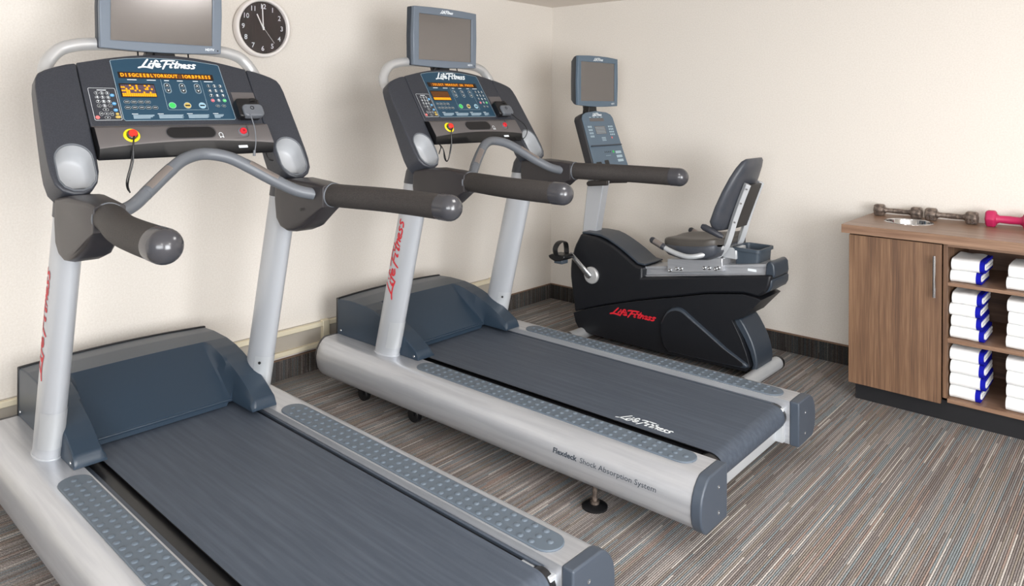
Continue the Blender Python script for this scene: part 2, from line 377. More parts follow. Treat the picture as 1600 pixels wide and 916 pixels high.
def treadmill(which, u0, v0, rz):
    first = which == 1
    c, s_ = cos(rz), sin(rz); k = K
    # base point of the machine, from its measured corner
    bx = CAM.x+(u0-CAM.x)*K; by = CAM.y+(v0-CAM.y)*K
    px = bx+K*(UC*c-VC*s_); py = by+K*(UC*s_+VC*c)
    lab = ('silver and charcoal treadmill nearest the camera, cropped by the left and bottom picture edges' if first else
           'silver and charcoal treadmill in the middle, whole belt visible, dark lettering along its side')
    t = thing('treadmill', lab, 'treadmill', (px, py, 0), rz, 'treadmills facing the left wall')
    B = lambda mb, name, m, parent=t, **kw: mb.build(name, m, parent, TM, **kw)
    # side rails: flat tops, bulging outer sides
    side = [(.334, .1895), (.448, .1895), (.462, .187), (.478, .178), (.497, .16), (.512, .135), (.519, .105), (.520, .08), (.514, .05), (.500, .028), (.480, .014), (.334, .014)]
    for sg in (-1, 1):
        poly = [(W(sg, w), z) for w, z in side]
        def plan(u, f): return [(u, W(sg, .334+(w-.334)*f), z if z > .1 else z+(1-f)*.06) for w, z in side]
        rail = B(MB().loft([plan(u, f) for u, f in ((.0, .88), (.02, .94), (.05, .985), (.09, 1), (2.1175, 1))]), 'side_rail', 'silver', angle=24)
        cap = [(W(sg, w+(.004 if w > .4 else -.002)), z+(.002 if z > .1 else -.004)) for w, z in side]
        ec = B(MB().prism(cap, 2.1176, 2.157, 'yzx'), 'end_cap', 'cap_grey', bevel=.0055, seg=3, angle=30)
        for z in (.135, .05):
            B(MB().lathe([(.0065, 0), (.0065, .0015), (.004, .0015), (.003, -.001)], (2.1565, W(sg, .40), z), (1, 0, 0), 12), 'screw', 'steel', ec)
        B(MB().loft([plan(-.022, .84), plan(-.0002, .895)]), 'front_cap', 'console_dark', bevel=.004, seg=3, angle=30)
        # ribbed foot pad with raised dots
        pad = B(MB().prism(stadium(1.371, W(sg, .390), .698, .0485), .1885, .1945, 'xyz'), 'foot_pad', 'pad_grey', bevel=.0025)
        dots = MB(); nd = 33
        for i in range(nd):
            for j in (-1, 0, 1):
                u = .712+i*(2.032-.712)/(nd-1)
                if (i in (0, nd-1)) and j: continue
                dots.lathe([(.0105, 0), (.0092, .0022), (.0055, .0038), (.0001, .0042)], (u, W(sg, .390+j*.0325), .1943), (0, 0, 1), 10)
        B(dots, 'raised_dots', 'pad_grey', pad, kind='stuff', fix=False, angle=80)
    # deck, belt, roller and rear bar
    B(MB().box(.1, 2.03, W(-1, .333), W(1, .333), .128, .158), 'deck', 'black_plastic')
    B(MB().box(.1, 2.06, W(-1, .333), W(-1, .305), .155, .168), 'deck_edge', 'cap_grey', bevel=.002)
    B(MB().box(.1, 2.06, W(1, .322), W(1, .333), .155, .168), 'deck_edge', 'cap_grey', bevel=.002)
    hwL, hwR = .262, .3; rc = (2.062, .123); rr_ = .049; ring = []
    prof = [(.36, .1725)]+[(.36+(rc[0]-.36)*i/16, .1725) for i in range(1, 17)]
    prof += [(rc[0]+rr_*sin(t), rc[1]+rr_*cos(t)) for t in [pi*k_/16 for k_ in range(1, 17)]]
    prof += [(.36, .073)]
    inner = [(.36, .169)]+[(x, .169) for x, _ in prof[1:17]]+[(rc[0]+(rr_-.0035)*sin(t), rc[1]+(rr_-.0035)*cos(t)) for t in [pi*k_/16 for k_ in range(1, 17)]]+[(.36, .077)]
    loop = prof+inner[::-1]
    belt = B(MB().loft([[(x, W(-1, hwL), z) for x, z in loop], [(x, W(1, hwR), z) for x, z in loop]], cap=False), 'running_belt', 'belt', angle=40)
    n = len(prof); mbb = MB()
    for y in (W(-1, hwL), W(1, hwR)):
        vs = [(x, y, z) for x, z in prof]+[(x, y, z) for x, z in inner]; mbb.add(vs, [(i, i+1, n+i+1, n+i) for i in range(n-1)])
    B(mbb, 'belt_edge', 'black_plastic', belt)
    lg = script(.235, .05, .0066, lambda x, y: (1.648+x, W(-1, .237)+y+.0, .1732))
    B(lg, 'lettering', 'white_print', belt, fix=False, label='white brush script lettering on the belt')
    B(MB().lathe([(.046, -.006), (.046, hwL+hwR+.055)], (rc[0], W(-1, hwL+.028), rc[1]), (0, 1, 0), 28), 'roller', 'black_plastic', bevel=.002)
    B(MB().box(2.03, 2.07, W(-1, .336), W(1, .336), .018, .078), 'rear_bar', 'silver_top', bevel=.004)
    for sg in (-1, 1): B(MB().box(1.99, 2.10, *sorted((W(sg, .308), W(sg, .335))), .02, .16), 'bar_bracket', 'silver_top', bevel=.003)
    B(MB().box(.1, 1.9, W(-1, .33), W(1, .33), .03, .055), 'under_pan', 'black_plastic')
    # motor cover: height field with a scooped front and two boots
    sidep = [(0, .372), (.10, .378), (.22, .374), (.30, .362), (.36, .346), (.42, .325), (.50, .293), (.56, .262), (.60, .238), (.625, .224), (.632, .205)]
    def ht(u, w):
        arch = .012*(1-(w/.36)**2)
        hs = interp(u, sidep)+arch*max(0, 1-u/.4)
        rec = interp(.22, sidep)+arch*.45-(u-.22)*.70 if u > .22 else 9
        rec = max(rec, .199)
        k_ = min(1, max(0, (u-.2)/.25)); q = (abs(w)-.240-.012*k_)/(.022); q = min(1, max(0, q)); q = q*q
        low = min(hs, rec); return low*(1-q)+hs*q
    us = [0, .004, .22, .2201]+[.63*i/84 for i in range(1, 85)]; ws = [-.366, -.364]+[-.36+.72*i/96 for i in range(0, 97)]+[.364, .366]
    us = sorted(us); nv = len(ws); vs = []; fs = []
    for u in us:
        for w in ws:
            z = ht(u, w)
            if abs(w) > .3645: z -= .010
            elif abs(w) > .3605: z -= .003
            if u == 0: z -= .004
            if u > .62: z -= .006
            vs.append((u, VC+w, z))
    keep = lambda u, w: not (u > .462 and abs(w) < .2590)
    for i in range(len(us)-1):
        for j in range(nv-1):
            if keep((us[i]+us[i+1])/2, (ws[j]+ws[j+1])/2): fs.append((i*nv+j, (i+1)*nv+j, (i+1)*nv+j+1, i*nv+j+1))
    bm = bmesh.new(); bv = [bm.verts.new(p) for p in vs]
    for f in fs: bm.faces.new([bv[i] for i in f])
    bmesh.ops.delete(bm, geom=[v for v in bm.verts if not v.link_faces], context='VERTS')
    be = [e for e in bm.edges if len(e.link_faces) == 1]
    ext = bmesh.ops.extrude_edge_only(bm, edges=be)
    for g in ext['geom']:
        if isinstance(g, bmesh.types.BMVert):
            inn = abs(g.co.y-VC) < .25 and g.co.x > .44
            g.co.z = .1905 if not (abs(g.co.y-VC) < .245 and g.co.x < .5) else .1765
    bmesh.ops.recalc_face_normals(bm, faces=bm.faces)
    for v in bm.verts: v.co = TM @ v.co
    me = bpy.data.meshes.new('motor_cover'); bm.to_mesh(me); bm.free(); me.materials.append(MATS['cover'])
    me.polygons.foreach_set('use_smooth', [True]*len(me.polygons)); me.set_sharp_from_angle(angle=R(27))
    mc = bpy.data.objects.new('motor_cover', me); COL.objects.link(mc); mc.parent = t
    B(MB().tube([(.466, W(-1, .258), .1985), (.466, W(1, .258), .1985)], .0045, 12), 'cover_lip', 'cover', mc, angle=60)
    B(MB().prism([(W(-1, .369), .10), (W(1, .369), .10)]+[(VC+w, ht(0, w)+.005) for w in [.369-.369*2*i/24 for i in range(25)]], -.012, .002, 'yzx'), 'rear_trim', 'black_plastic', mc, bevel=.003)
    for u, w, z in ((.028, -.3672, .212), (.603, -.3672, .206)):
        B(MB().lathe([(.006, 0), (.005, .002), (.0001, .003)], (u, VC+w, z), (0, -1, 0), 10), 'screw', 'steel', mc)
    # uprights
    axis = lambda z: (.428+.2535*(z-.19))
    def ellring(z, au, bv_, sg):
        return [(axis(z)+au*cos(q), W(sg, .386)+bv_*sin(q), z) for q in [2*pi*k_/36 for k_ in range(36)]]
    for sg in (-1, 1):
        upo = B(MB().loft([ellring(z, .078, .042, sg) for z in (.188, .25, .4, .6, .8, 1.0, 1.09)]), 'upright', 'upright_paint', angle=50)
        B(MB().loft([ellring(z, .0815, .0455, sg) for z in (.188, .196)]), 'base_collar', 'upright_paint', upo, bevel=.002)
        # closing plate at the foot, beside the boot
        rng = [q for q in [2*pi*k_/36 for k_ in range(36)] if -1.25 < ((q+pi) % (2*pi))-pi < 1.25]
        rng = sorted(rng, key=lambda q: ((q+pi) % (2*pi))-pi)
        vs = []; nr = len(rng)
        for z in (.23, .36): vs += [(axis(z)+.0798*cos(q), W(sg, .386)+.0438*sin(q), z) for q in rng]
        pl = MB().add(vs, [(i, i+1, nr+i+1, nr+i) for i in range(nr-1)])
        B(pl, 'access_plate', 'silver_top', upo, fix=True)
        if sg > 0: B(MB().lathe([(.006, 0), (.006, .002), (.003, .002)], (axis(.335)+.055, W(sg, .386)-.034 if sg > 0 else W(sg, .386)-.034, .335), (.6, -.8, 0), 10), 'screw', 'black_plastic', upo)
        if sg < 0:
            def fm(x, y):
                z = .475+x; u = axis(z)-.036+y-.012; q = (u-axis(z))/.079
                q = max(-.98, min(.98, q)); return (u, W(-1, .386)-.0424*math.sqrt(1-q*q)-.0008, z)
            # letters read upwards: x runs up the post, y towards the front
            lg = script(.385, .066, .0088, lambda x, y: fm(x, .062-y))
            B(lg, 'lettering', 'red_print', upo, fix=False, label='red brush script lettering up the post')
    # handlebar brackets, grips
    for sg in (-1, 1):
        prof = [(.66, 1.10), (.655, 1.02), (.668, .945), (.70, .915), (.75, .903), (.80, .908), (.86, .928), (.92, .965), (.965, 1.005), (.99, 1.018), (.99, 1.10), (.93, 1.107), (.80, 1.112)]
        rings = []
        for y, sc in ((-.056, .86), (-.050, .95), (-.034, 1), (.034, 1), (.050, .95), (.056, .86)):
            cx_, cz_ = .82, 1.03
            rings.append([(cx_+(x-cx_)*(sc if x < .95 else 1), W(sg, .384)+y*(1 if x < .9 else .8), cz_+(z-cz_)*sc) for x, z in prof])
        bk = B(MB().loft(rings), 'handle_bracket', 'bracket', bevel=.006, seg=3, angle=50)
        if sg > 0:
            for u, z in ((.925, 1.062), (.86, 1.0)):
                B(MB().lathe([(.006, 0), (.006, .002), (.003, .002)], (u, W(1, .386-.0565), z), (0, -1, 0), 10), 'screw', 'black_plastic', bk)
        path = [(.985, W(sg, .386), 1.061), (1.03, W(sg, .392), 1.061), (1.10, W(sg, .408), 1.061), (1.18, W(sg, .427), 1.061), (1.27, W(sg, .442), 1.061), (1.38, W(sg, .451), 1.061), (1.505, W(sg, .455), 1.061)]
        path = smooth_path(path, 4)
        B(MB().tube(path, .0425, 28), 'hand_grip', 'rubber', angle=60)
        capp = [(1.505-.001, W(sg, .455), 1.061)]+[(1.545+.043*sin(q), W(sg, .4565), 1.061) for q in [0]+[pi/2*k_/8 for k_ in range(1, 9)]]
        caprad = [.0436, .0436]+[max(.0436*cos(pi/2*k_/8), .0006) for k_ in range(1, 9)]
        B(MB().tube(capp, caprad, 28), 'grip_cap', 'grip_cap', angle=60)
        B(MB().tube([(.982, W(sg, .386), 1.061), (.990, W(sg, .387), 1.061)], .0455, 28), 'collar_ring', 'bar_grey', bevel=.0015)
    # curved pulse bar
    bp = [(.925, W(-1, .345), 1.062), (.90, W(-1, .285), 1.080), (.855, W(-1, .215), 1.122), (.815, W(-1, .14), 1.172), (.785, W(-1, .075), 1.207), (.765, VC, 1.220),
          (.785, W(1, .075), 1.207), (.815, W(1, .14), 1.172), (.855, W(1, .215), 1.122), (.90, W(1, .285), 1.080), (.925, W(1, .345), 1.062)]
    sp_ = smooth_path(bp, 6); br = B(MB().tube(sp_, .0215, 20), 'pulse_bar', 'bar_grey', angle=60)
    for lo, hi in ((10, 20), (41, 51)):
        B(MB().tube(sp_[lo:hi], .0222, 20), 'sensor_sleeve', 'bar_grey', br, angle=60)
        # plates are strips lying on top of the sleeve
        mbp = MB(); rows = []
        for i in range(lo+1, hi-1):
            tg = (sp_[i+1]-sp_[i-1]).normalized(); n1 = Vector((.55, 0, .83)); n1 = (n1-tg*n1.dot(tg)).normalized(); n2 = tg.cross(n1)
            rows.append([sp_[i]+(n1*cos(q)+n2*sin(q))*.0236 for q in (-.55, -.28, 0, .28, .55)])
        mbp.loft(rows, cap=False, closed=False); B(mbp, 'sensor_plate', 'sensor', br)
    B(MB().tube([sp_[-4], sp_[-1], (.93, W(1, .36), 1.06)], .0155, 16), 'bar_end', 'bracket', br)
    # console wings with cup holders
    for sg in (-1, 1):
        out = [(.316, .016), (.345, .022), (.385, .036), (.416, .050), (.438, .064), (.4475, .084), (.453, .12), (.4565, .20), (.459, .30), (.461, .40), (.460, .45), (.453, .492), (.436, .518), (.408, .533), (.378, .536), (.350, .522), (.330, .495), (.319, .455), (.316, .40), (.3155, .30), (.3155, .20), (.3155, .10)]
        dense = []
        for i, p in enumerate(out):
            q = out[(i+1) % len(out)]; m_ = max(1, int(math.hypot(q[0]-p[0], q[1]-p[1])/.02))
            dense += [(p[0]+(q[0]-p[0])*j/m_, p[1]+(q[1]-p[1])*j/m_) for j in range(m_)]
        cx_, cy_ = .3855, .436; st = stadium(0, 0, .0535, .083, 14)
        def hole(p):
            an = math.atan2(p[1]-cy_, p[0]-cx_); best = None
            d = Vector((cos(an), sin(an)))
            # stadium radius in this direction
            lo_, hi_ = 0, .2
            for _ in range(30):
                mid = (lo_+hi_)/2; q = d*mid; yy = max(0, abs(q.y)-(.083-.0535))
                if math.hypot(q.x, yy) < .0535: lo_ = mid
                else: hi_ = mid
            return (cx_+d.x*lo_, cy_+d.y*lo_)
        hl = [hole(p) for p in dense]; n = len(dense)
        back = lambda s1: -(.045+.055*max(0, s1)/.53)
        vs = [(sg*p[0], -p[1], 0) for p in dense]+[(sg*p[0], -p[1], 0) for p in hl]
        vs += [(sg*(p[0]*.985+.006), -p[1]*.985, back(p[1])) for p in dense]
        fs = []
        for i in range(n):
            j = (i+1) % n; fs += [(i, j, n+j, n+i), (j, i, 2*n+i, 2*n+j)]
        fs.append(tuple(range(3*n-1, 2*n-1, -1)))
        wg = MB().add(vs, fs).build('console_wing', 'console', t, CM, bevel=.007, seg=3, angle=50)
        rim = MB(); rim.loft([[(sg*(cx_+(p[0]-cx_)*k1), -(cy_+(p[1]-cy_)*k1), z) for p in hl] for k1, z in ((1.08, .0005), (1.06, .003), (1.0, .002), (.985, -.004))], cap=False)
        rim.build('cup_rim', 'bar_grey', wg, CM, angle=60)
        cp = MB(); cp.loft([[(sg*(cx_+(p[0]-cx_)*k1), -(cy_+(p[1]-cy_)*k1)-dy, z) for p in hl] for k1, z, dy in ((.99, .0, 0), (.93, -.03, .004), (.86, -.06, .008), (.7, -.068, .008), (.01, -.07, .008))], cap=False)
        cp.build('cup_holder', 'cup', wg, CM, angle=60)
        # neck joining the wing to the post
        B(MB().loft([ellring(z, a_, b_, sg) for z, a_, b_ in ((1.03, .080, .045), (1.085, .078, .046), (1.12, .06, .044))]), 'neck', 'console', wg, angle=60)
    # centre console body
    arc = [(-.3135, -.016), (-.20, .012), (-.10, .030), (0, .037), (.10, .031), (.20, .014), (.3135, -.016)]
    arc = [tuple(p) for p in [(q.x, q.y) for q in smooth_path([Vector((x, y, 0)) for x, y in arc], 4)]]
    poly = arc+[(.3135, -.284), (-.3135, -.284)]
    body = MB().prism(poly, -.055, 0, 'xyz').build('console_body', 'console', t, CM, bevel=.004, seg=2, angle=40)
    MB().prism([(x*.9, y-.02) for x, y in poly], -.085, -.055, 'xyz').build('back_shell', 'console_dark', body, CM, bevel=.01)
    # lower module: sloping shelf face, arched lip, black underside
    cols = [-.3125+.625*i/24 for i in range(25)]; r1 = []; r2 = []
    for w in cols:
        e_ = (w/.3125)**2; sl = .366+.020*e_
        r1.append([(w, -.282, .001), (w, -.286, .003), (w, -.297, .020), (w, -.306, .0235), (w, -sl+.004, .027), (w, -sl, .025)])
        r2.append([(w, -sl, .0255), (w, -sl-.003, .0235), (w, -.411, .004), (w, -.413, -.004), (w, -.36, -.06), (w, -.28, -.06)])
    low = MB().loft(r1, cap=False, closed=False).build('shelf_face', 'console_face', t, CM, angle=50, bevel=0)
    MB().loft([[(x, y, z-.0015) for x, y, z in a_[:-1]]+b_[1:] for a_, b_ in zip(r1, r2)]).build('shelf_underside', 'under_black', low, CM, angle=50)
    zf = .0255
    MB().prism(stadium(-.002+.006, -.331, .088, .0235), .018, zf+.0015, 'xyz').build('tray_slot', 'black_plastic', low, CM, bevel=.0015)
    sr = MB(); outline_strip(sr, stadium(.004, -.331, .0905, .026), .0018, zf+.0022); sr.build('slot_rim', 'console', low, CM)
    tb = MB(); tb.box(.17, .205, -.399, -.389, .0165, .019, Matrix.Rotation(0, 4, 'X')); tb.build('label_plate', 'white_print', low, CM)
    jk = MB(); outline_strip(jk, stadium(.110, -.345, .008, .0105, 8), .002, zf+.002); jk.box(.104, .1075, -.358, -.352, zf+.0015, zf+.0022); jk.box(.1155, .119, -.358, -.352, zf+.0015, zf+.0022)
    jk.build('headphone_symbol', 'white_print', low, CM)
    # stop button with yellow ring, and the red plug
    sx_, sy_ = -.2035, -.338
    ring_ = MB().lathe([(.027, 0), (.027, .004), (.0245, .0065), (.020, .0065), (.0185, .003)], (sx_, sy_, zf-.002), (0, 0, 1), 28).build('button_ring', 'yellow', t, CM, angle=50)
    sb = MB().lathe([(.017, 0), (.017, .012), (.0145, .014)], (sx_, sy_, zf), (0, 0, 1), 24).build('stop_button', 'grip_cap', t, CM, angle=50)
    MB().lathe([(.0145, 0), (.0145, .006), (.013, .008), (.0001, .0085)], (sx_, sy_, zf+.012), (0, 0, 1), 24).build('button_top', 'red_button', sb, CM, angle=50)
    rp = MB().lathe([(.019, 0), (.019, .004), (.014, .006)], (.200, -.333, zf-.002), (0, 0, 1), 24).build('plug_socket', 'bar_grey', t, CM, angle=50)
    MB().lathe([(.0135, 0), (.0135, .008), (.0115, .011), (.005, .011), (.004, .004)], (.200, -.333, zf), (0, 0, 1), 24).build('plug_top', 'red_plug', rp, CM, angle=50)
    rl = MB(); q1 = smooth_path([Vector((.222, -.298, zf)), Vector((.222, -.33, zf)), Vector((.218, -.352, zf)), Vector((.19, -.36, zf)), Vector((.12, -.363, zf))], 4)
    rl.tube([(p.x, p.y, zf+.0005) for p in q1], .0008, 6); rl.build('moulded_line', 'console_dark', low, CM)
    # blue control panel and its print
    bl = [(-.201, 0)]+[(x, y) for x, y in ((-.15, .010), (-.08, .0175), (0, .0185), (.08, .0155), (.15, .006))]+[(.196, -.001), (.201, -.006), (.204, -.255), (.198, -.262), (-.199, -.262), (-.2055, -.255), (-.2035, -.005)]
    pan = MB().prism(bl, 0, .0012, 'xyz').build('control_panel', 'panel_blue', t, CM, angle=30)
    P_ = lambda mb, name, m_, par=pan, **kw: mb.build(name, m_, par, CM, fix=False, **kw)
    z1, z2, z3, z4 = .0014, .0026, .0030, .0034
    ln = MB(); outline_strip(ln, bl, .0014, z1)
    outline_strip(ln, [(-.042, -.076), (.110, -.071), (.107, -.214), (.104, -.217), (-.042, -.217), (-.045, -.213)], .001, z1)
    for x in (-.0245, .0315, .0885): outline_strip(ln, stadium(x, -.119, .0118, .0235, 8), .0012, z1)
    P_(ln, 'panel_lines', 'line_light', kind='stuff')
    lg = script(.216, .040, .0070, lambda x, y: (-.108+x, -.030+y, z1)); P_(lg, 'lettering', 'white_print', label='white brush script lettering across the blue panel')
    d = MB().prism(rrect(-.187, .163, -.0785, -.0515, .001, 1), .001, .0022, 'xyz').build('text_display', 'disp_black', pan, CM)
    msg = 'DISGCEEBLYORKOUT IORBPRESS' if first else '  SELECT WORKOUT OR PRESS '
    cells = MB(); chars = MB(); nc = 26; cw = (.334)/nc
    for i in range(nc):
        cx_ = -.180+(i+.5)*cw
        if first or 1 <= i <= 24: cells.box(cx_-cw*.44, cx_+cw*.44, -.0750, -.0555, .0022, .0024)
        if msg[i] != ' ': put_text(chars, msg[i], cx_, -.0652, .0027, .0205 if first else .0185, bold=.03 if first else .015, sx=.86)
    P_(cells, 'display_cells', 'cell_dim', kind='stuff'); P_(chars, 'display_text', 'amber', kind='stuff')
    MB().prism(rrect(-.1935, -.0705, -.1625, -.1025, .001, 1), .001, .0022, 'xyz').build('graph_display', 'disp_black', pan, CM)
    lit = MB(); dim = MB(); bars = [1, 1, 2, 2, 4, 1, 3, 5, 3, 1, 2, 4, 5, 6, 4, 1] if first else [0]*16
    for i in range(16):
        for j in range(7):
            x = -.1885+i*.0073; y = -.1585+j*.0073; on = (j < 2) or (first and j == bars[i]) or (first and random.random() < .16)
            (lit if on else dim).box(x, x+.0062, y, y+.0062, .0022, .0025)
    P_(lit, 'lit_dots', 'amber', kind='stuff'); P_(dim, 'unlit_dots', 'dot_dim' if first else 'cell_dim', kind='stuff')
    # keys: separate buttons
    white = MB()
    def key(x, y, rx, ry, m_, par=pan, rimm='line_light'):
        k_ = MB().prism(stadium(x, -y, rx, ry, 8) if abs(rx-ry) > .0005 else [(x+rx*cos(q), -y+rx*sin(q)) for q in [2*pi*i/20 for i in range(20)]], .001, z2, 'xyz').build('button', m_, par, CM)
        return k_
    rimm = MB()
    def rim_(x, y, rx, ry, w=.0009):
        outline_strip(rimm, stadium(x, -y, rx, ry, 8) if abs(rx-ry) > .0005 else [(x+rx*cos(q), -y+rx*sin(q)) for q in [2*pi*i/20 for i in range(20)]], w, z2+.0001)
    for x, y in [(-.181+.0237*i, .183) for i in range(4)]+[(-.1825+.0235*i, .207) for i in range(5)]:
        key(x, y, .0105, .0072, 'key_black'); rim_(x, y, .0105, .0072)
        white.box(x-.006, x+.006, -y-.0008, -y+.0010, z3, z3+.0001)
    for x in (-.0245, .0315, .0885):
        for y, up_ in ((.107, 1), (.1305, -1)):
            key(x, y, .0092, .0092, 'key_black'); rim_(x, y, .0092, .0092)
            white.add([(x-.0042, -y-.003*up_, z3), (x+.0042, -y-.003*up_, z3), (x, -y+.004*up_, z3)], [(0, 1, 2)])
    for x, m_, wd_ in ((-.025, 'key_green', 'START'), (.031, 'key_yellow', 'PAUSE'), (.087, 'key_steel', 'STOP')):
        key(x, .197, .0135, .0135, m_); rim_(x, .197, .0135, .0135, .0014)
    kd = MB(); kd.box(.022, .040, -.2005, -.1945, z3, z3+.0001); kd.box(.078, .096, -.2005, -.1945, z3, z3+.0001); P_(kd, 'button_bands', 'key_black')
    for r_, row in enumerate(('123', '456', '789', 'x0v')):
        for q_, ch in enumerate(row):
            x = .134+.0235*q_; y = .106+.0225*r_; m_ = 'key_red' if ch == 'x' else 'key_green' if ch == 'v' else 'key_black'
            key(x, y, .0075, .0075, m_); rim_(x, y, .0075, .0075, .0007)
            if ch in 'xv': white.box(x-.004, x+.004, -y-.0008, -y+.0008, z3, z3+.0001)
            else: put_text(white, ch, x, -y, z3, .0155, bold=.02)
    for x in (.147, .171):
        key(x, .199, .0085, .0060, 'key_black'); rim_(x, .199, .0085, .006); white.box(x-.004, x+.004, -.1998, -.1983, z3, z3+.0001)
    for x0, x1 in ((-.160, -.128), (-.092, -.060), (-.030, -.012), (.018, .040), (.078, .098), (.122, .156)):
        white.box(x0, x1, -.0865, -.0833, z1, z1+.0001)
    tx = MB()
    for x0, x1 in ((-.171, -.098), (-.083, .006), (.023, .102), (.122, .160)):
        white.box(x0-.003, x0+.018, -.2345, -.2325, z1, z1+.0001)
        for i in range(6): tx.box(x0, x1-random.random()*.012*i/3, -.2395-.0028*i, -.2375-.0028*i, z1, z1+.0001)
    P_(tx, 'small_print', 'grey_print', kind='stuff'); P_(rimm, 'button_rims', 'line_light', kind='stuff'); P_(white, 'button_print', 'white_print', kind='stuff')
    # entertainment keypad on the left of the panel
    kpp = MB().prism(rrect(-.2975, -.2095, -.259, -.124, .005), 0, .001, 'xyz').build('media_keypad', 'console', t, CM)
    wh = MB(); outline_strip(wh, rrect(-.2975, -.2095, -.259, -.124, .005), .0011, z1)
    wh.box(-.270, -.240, -.1345, -.1315, z1, z1+.0001); rimm2 = wh
    for r_, row in enumerate(('123', '456', '789', '-0-')):
        for q_, ch in enumerate(row):
            x = -.274+.0175*q_; y = .1465+.0178*r_
            key(x, y, .0066, .0066, 'key_black', kpp); outline_strip(wh, [(x+.0066*cos(q), -y+.0066*sin(q)) for q in [2*pi*i/16 for i in range(16)]], .0006, z2+.0001)
            put_text(wh, ch, x, -y, z3, .0130, bold=.02)
    for x, y, rx, ry in ((-.256, .216, .0095, .0055), (-.256, .249, .0095, .0055), (-.2735, .233, .0055, .0080), (-.2395, .233, .0055, .0080), (-.2565, .233, .0085, .0048)):
        key(x, y, rx, ry, 'key_black', kpp); outline_strip(wh, stadium(x, -y, rx, ry, 6), .0007, z2+.0001); wh.box(x-.0025, x+.0025, -y-.001, -y+.001, z3, z3+.0001)
    for y in (.155, .190, .2175): key(-.2240, y, .0072, .0062, 'key_blue', kpp); wh.box(-.228, -.220, -y-.0007, -y+.0007, z3, z3+.0001)
    key(-.287, .247, .0070, .0070, 'key_pink', kpp); key(-.2215, .2335, .0055, .0045, 'key_yellow', kpp); key(-.2215, .246, .0085, .005, 'key_yellow', kpp)
    wh.build('keypad_print', 'white_print', kpp, CM, fix=False, kind='stuff')
    # headphone dock on the right seam
    MB().prism([(.218, -.133), (.3125, -.133), (.3125, -.20), (.218, -.20)], 0, .0008, 'xyz').build('dock_panel', 'console_face', t, CM)
    dk = MB().prism(rrect(.208, .302, -.268, -.182, .012), 0, .034, 'xyz').build('headphone_dock', 'black_plastic', t, CM, bevel=.006, seg=3)
    MB().prism(rrect(.222, .306, -.272, -.216, .016), .018, .045, 'xyz').build('dock_cover', 'bar_grey', dk, CM, bevel=.006, seg=3)
    MB().lathe([(.0085, 0), (.0085, .002), (.006, .002), (.005, 0)], (.258, -.236, .044), (0, 0, 1), 16).build('socket', 'black_plastic', dk, CM)
    MB().lathe([(.016, 0), (.014, .012), (.0001, .014)], (.275, -.196, .026), (0, 1, .3), 16).build('clip', 'black_plastic', dk, CM)
    if first:
        cb = [(.70, W(1, .206), 1.362), (.712, W(1, .208), 1.345), (.716, W(1, .220), 1.30), (.716, W(1, .224), 1.25), (.716, W(1, .218), 1.205)]
        B(MB().tube(smooth_path(cb, 5), .0020, 8), 'headphone_cable', 'bar_grey')
        B(MB().tube([(.716, W(1, .219), 1.222), (.716, W(1, .2175), 1.20)], .005, 10), 'cable_tip', 'bar_grey')
        B(MB().tube(smooth_path([(.65, W(1, .305), 1.225), (.68, W(1, .285), 1.21), (.70, W(1, .287), 1.185), (.70, W(1, .305), 1.178)], 5), .003, 8), 'loose_cable', 'black_plastic')
        cord = [(.688, W(-1, .2045), 1.287), (.70, W(-1, .2115), 1.255), (.705, W(-1, .214), 1.20), (.705, W(-1, .226), 1.15), (.70, W(-1, .228), 1.12), (.70, W(-1, .221), 1.096)]
        B(MB().tube(smooth_path(cord, 5), .0026, 8), 'safety_cord', 'black_plastic')
        cord = [(.70, W(-1, .2125), 1.235), (.705, W(-1, .222), 1.19), (.705, W(-1, .234), 1.14), (.70, W(-1, .230), 1.112), (.70, W(-1, .221), 1.097)]
        B(MB().tube(smooth_path(cord, 5), .0022, 8), 'safety_cord', 'black_plastic')
        B(MB().lathe([(.004, -.012), (.004, .012)], (.70, W(-1, .213), 1.225), (0, 0, 1), 10), 'cord_clip', 'black_plastic')
    else:
        cb = [(.705, W(1, .208), 1.352), (.71, W(1, .25), 1.325), (.715, W(1, .30), 1.295), (.715, W(1, .325), 1.258), (.705, W(1, .312), 1.222), (.695, W(1, .272), 1.215), (.688, W(1, .255), 1.228)]
        B(MB().tube(smooth_path(cb, 5), .0022, 8), 'headphone_cable', 'black_plastic')
        B(MB().tube(smooth_path([(.68, W(1, .245), 1.222), (.69, W(1, .232), 1.205), (.69, W(1, .222), 1.19)], 4), .0025, 8), 'loose_cable', 'black_plastic')
        cord = [(.688, W(-1, .2045), 1.287), (.70, W(-1, .224), 1.262), (.705, W(-1, .226), 1.205), (.70, W(-1, .236), 1.15), (.70, W(-1, .252), 1.128), (.70, W(-1, .268), 1.145), (.70, W(-1, .278), 1.19), (.66, W(-1, .285), 1.225)]
        B(MB().tube(smooth_path(cord, 5), .0026, 8), 'safety_cord', 'black_plastic')
        cord = [(.70, W(-1, .224), 1.215), (.70, W(-1, .241), 1.14), (.70, W(-1, .256), 1.132), (.70, W(-1, .272), 1.18), (.70, W(-1, .286), 1.195), (.70, W(-1, .300), 1.178), (.70, W(-1, .303), 1.165), (.70, W(-1, .293), 1.20), (.665, W(-1, .29), 1.225)]
        B(MB().tube(smooth_path(cord, 5), .0020, 8), 'safety_cord', 'black_plastic')
    # support tube behind and monitor
    tp = [(.450, W(-1, .392), 1.450), (.415, W(-1, .392), 1.485), (.388, W(-1, .386), 1.53), (.376, W(-1, .350), 1.578), (.375, W(-1, .305), 1.601), (.374, W(-1, .22), 1.614), (.374, VC, 1.620)]
    tp = tp+[(x, 2*VC-y, z) for x, y, z in tp[-2::-1]]
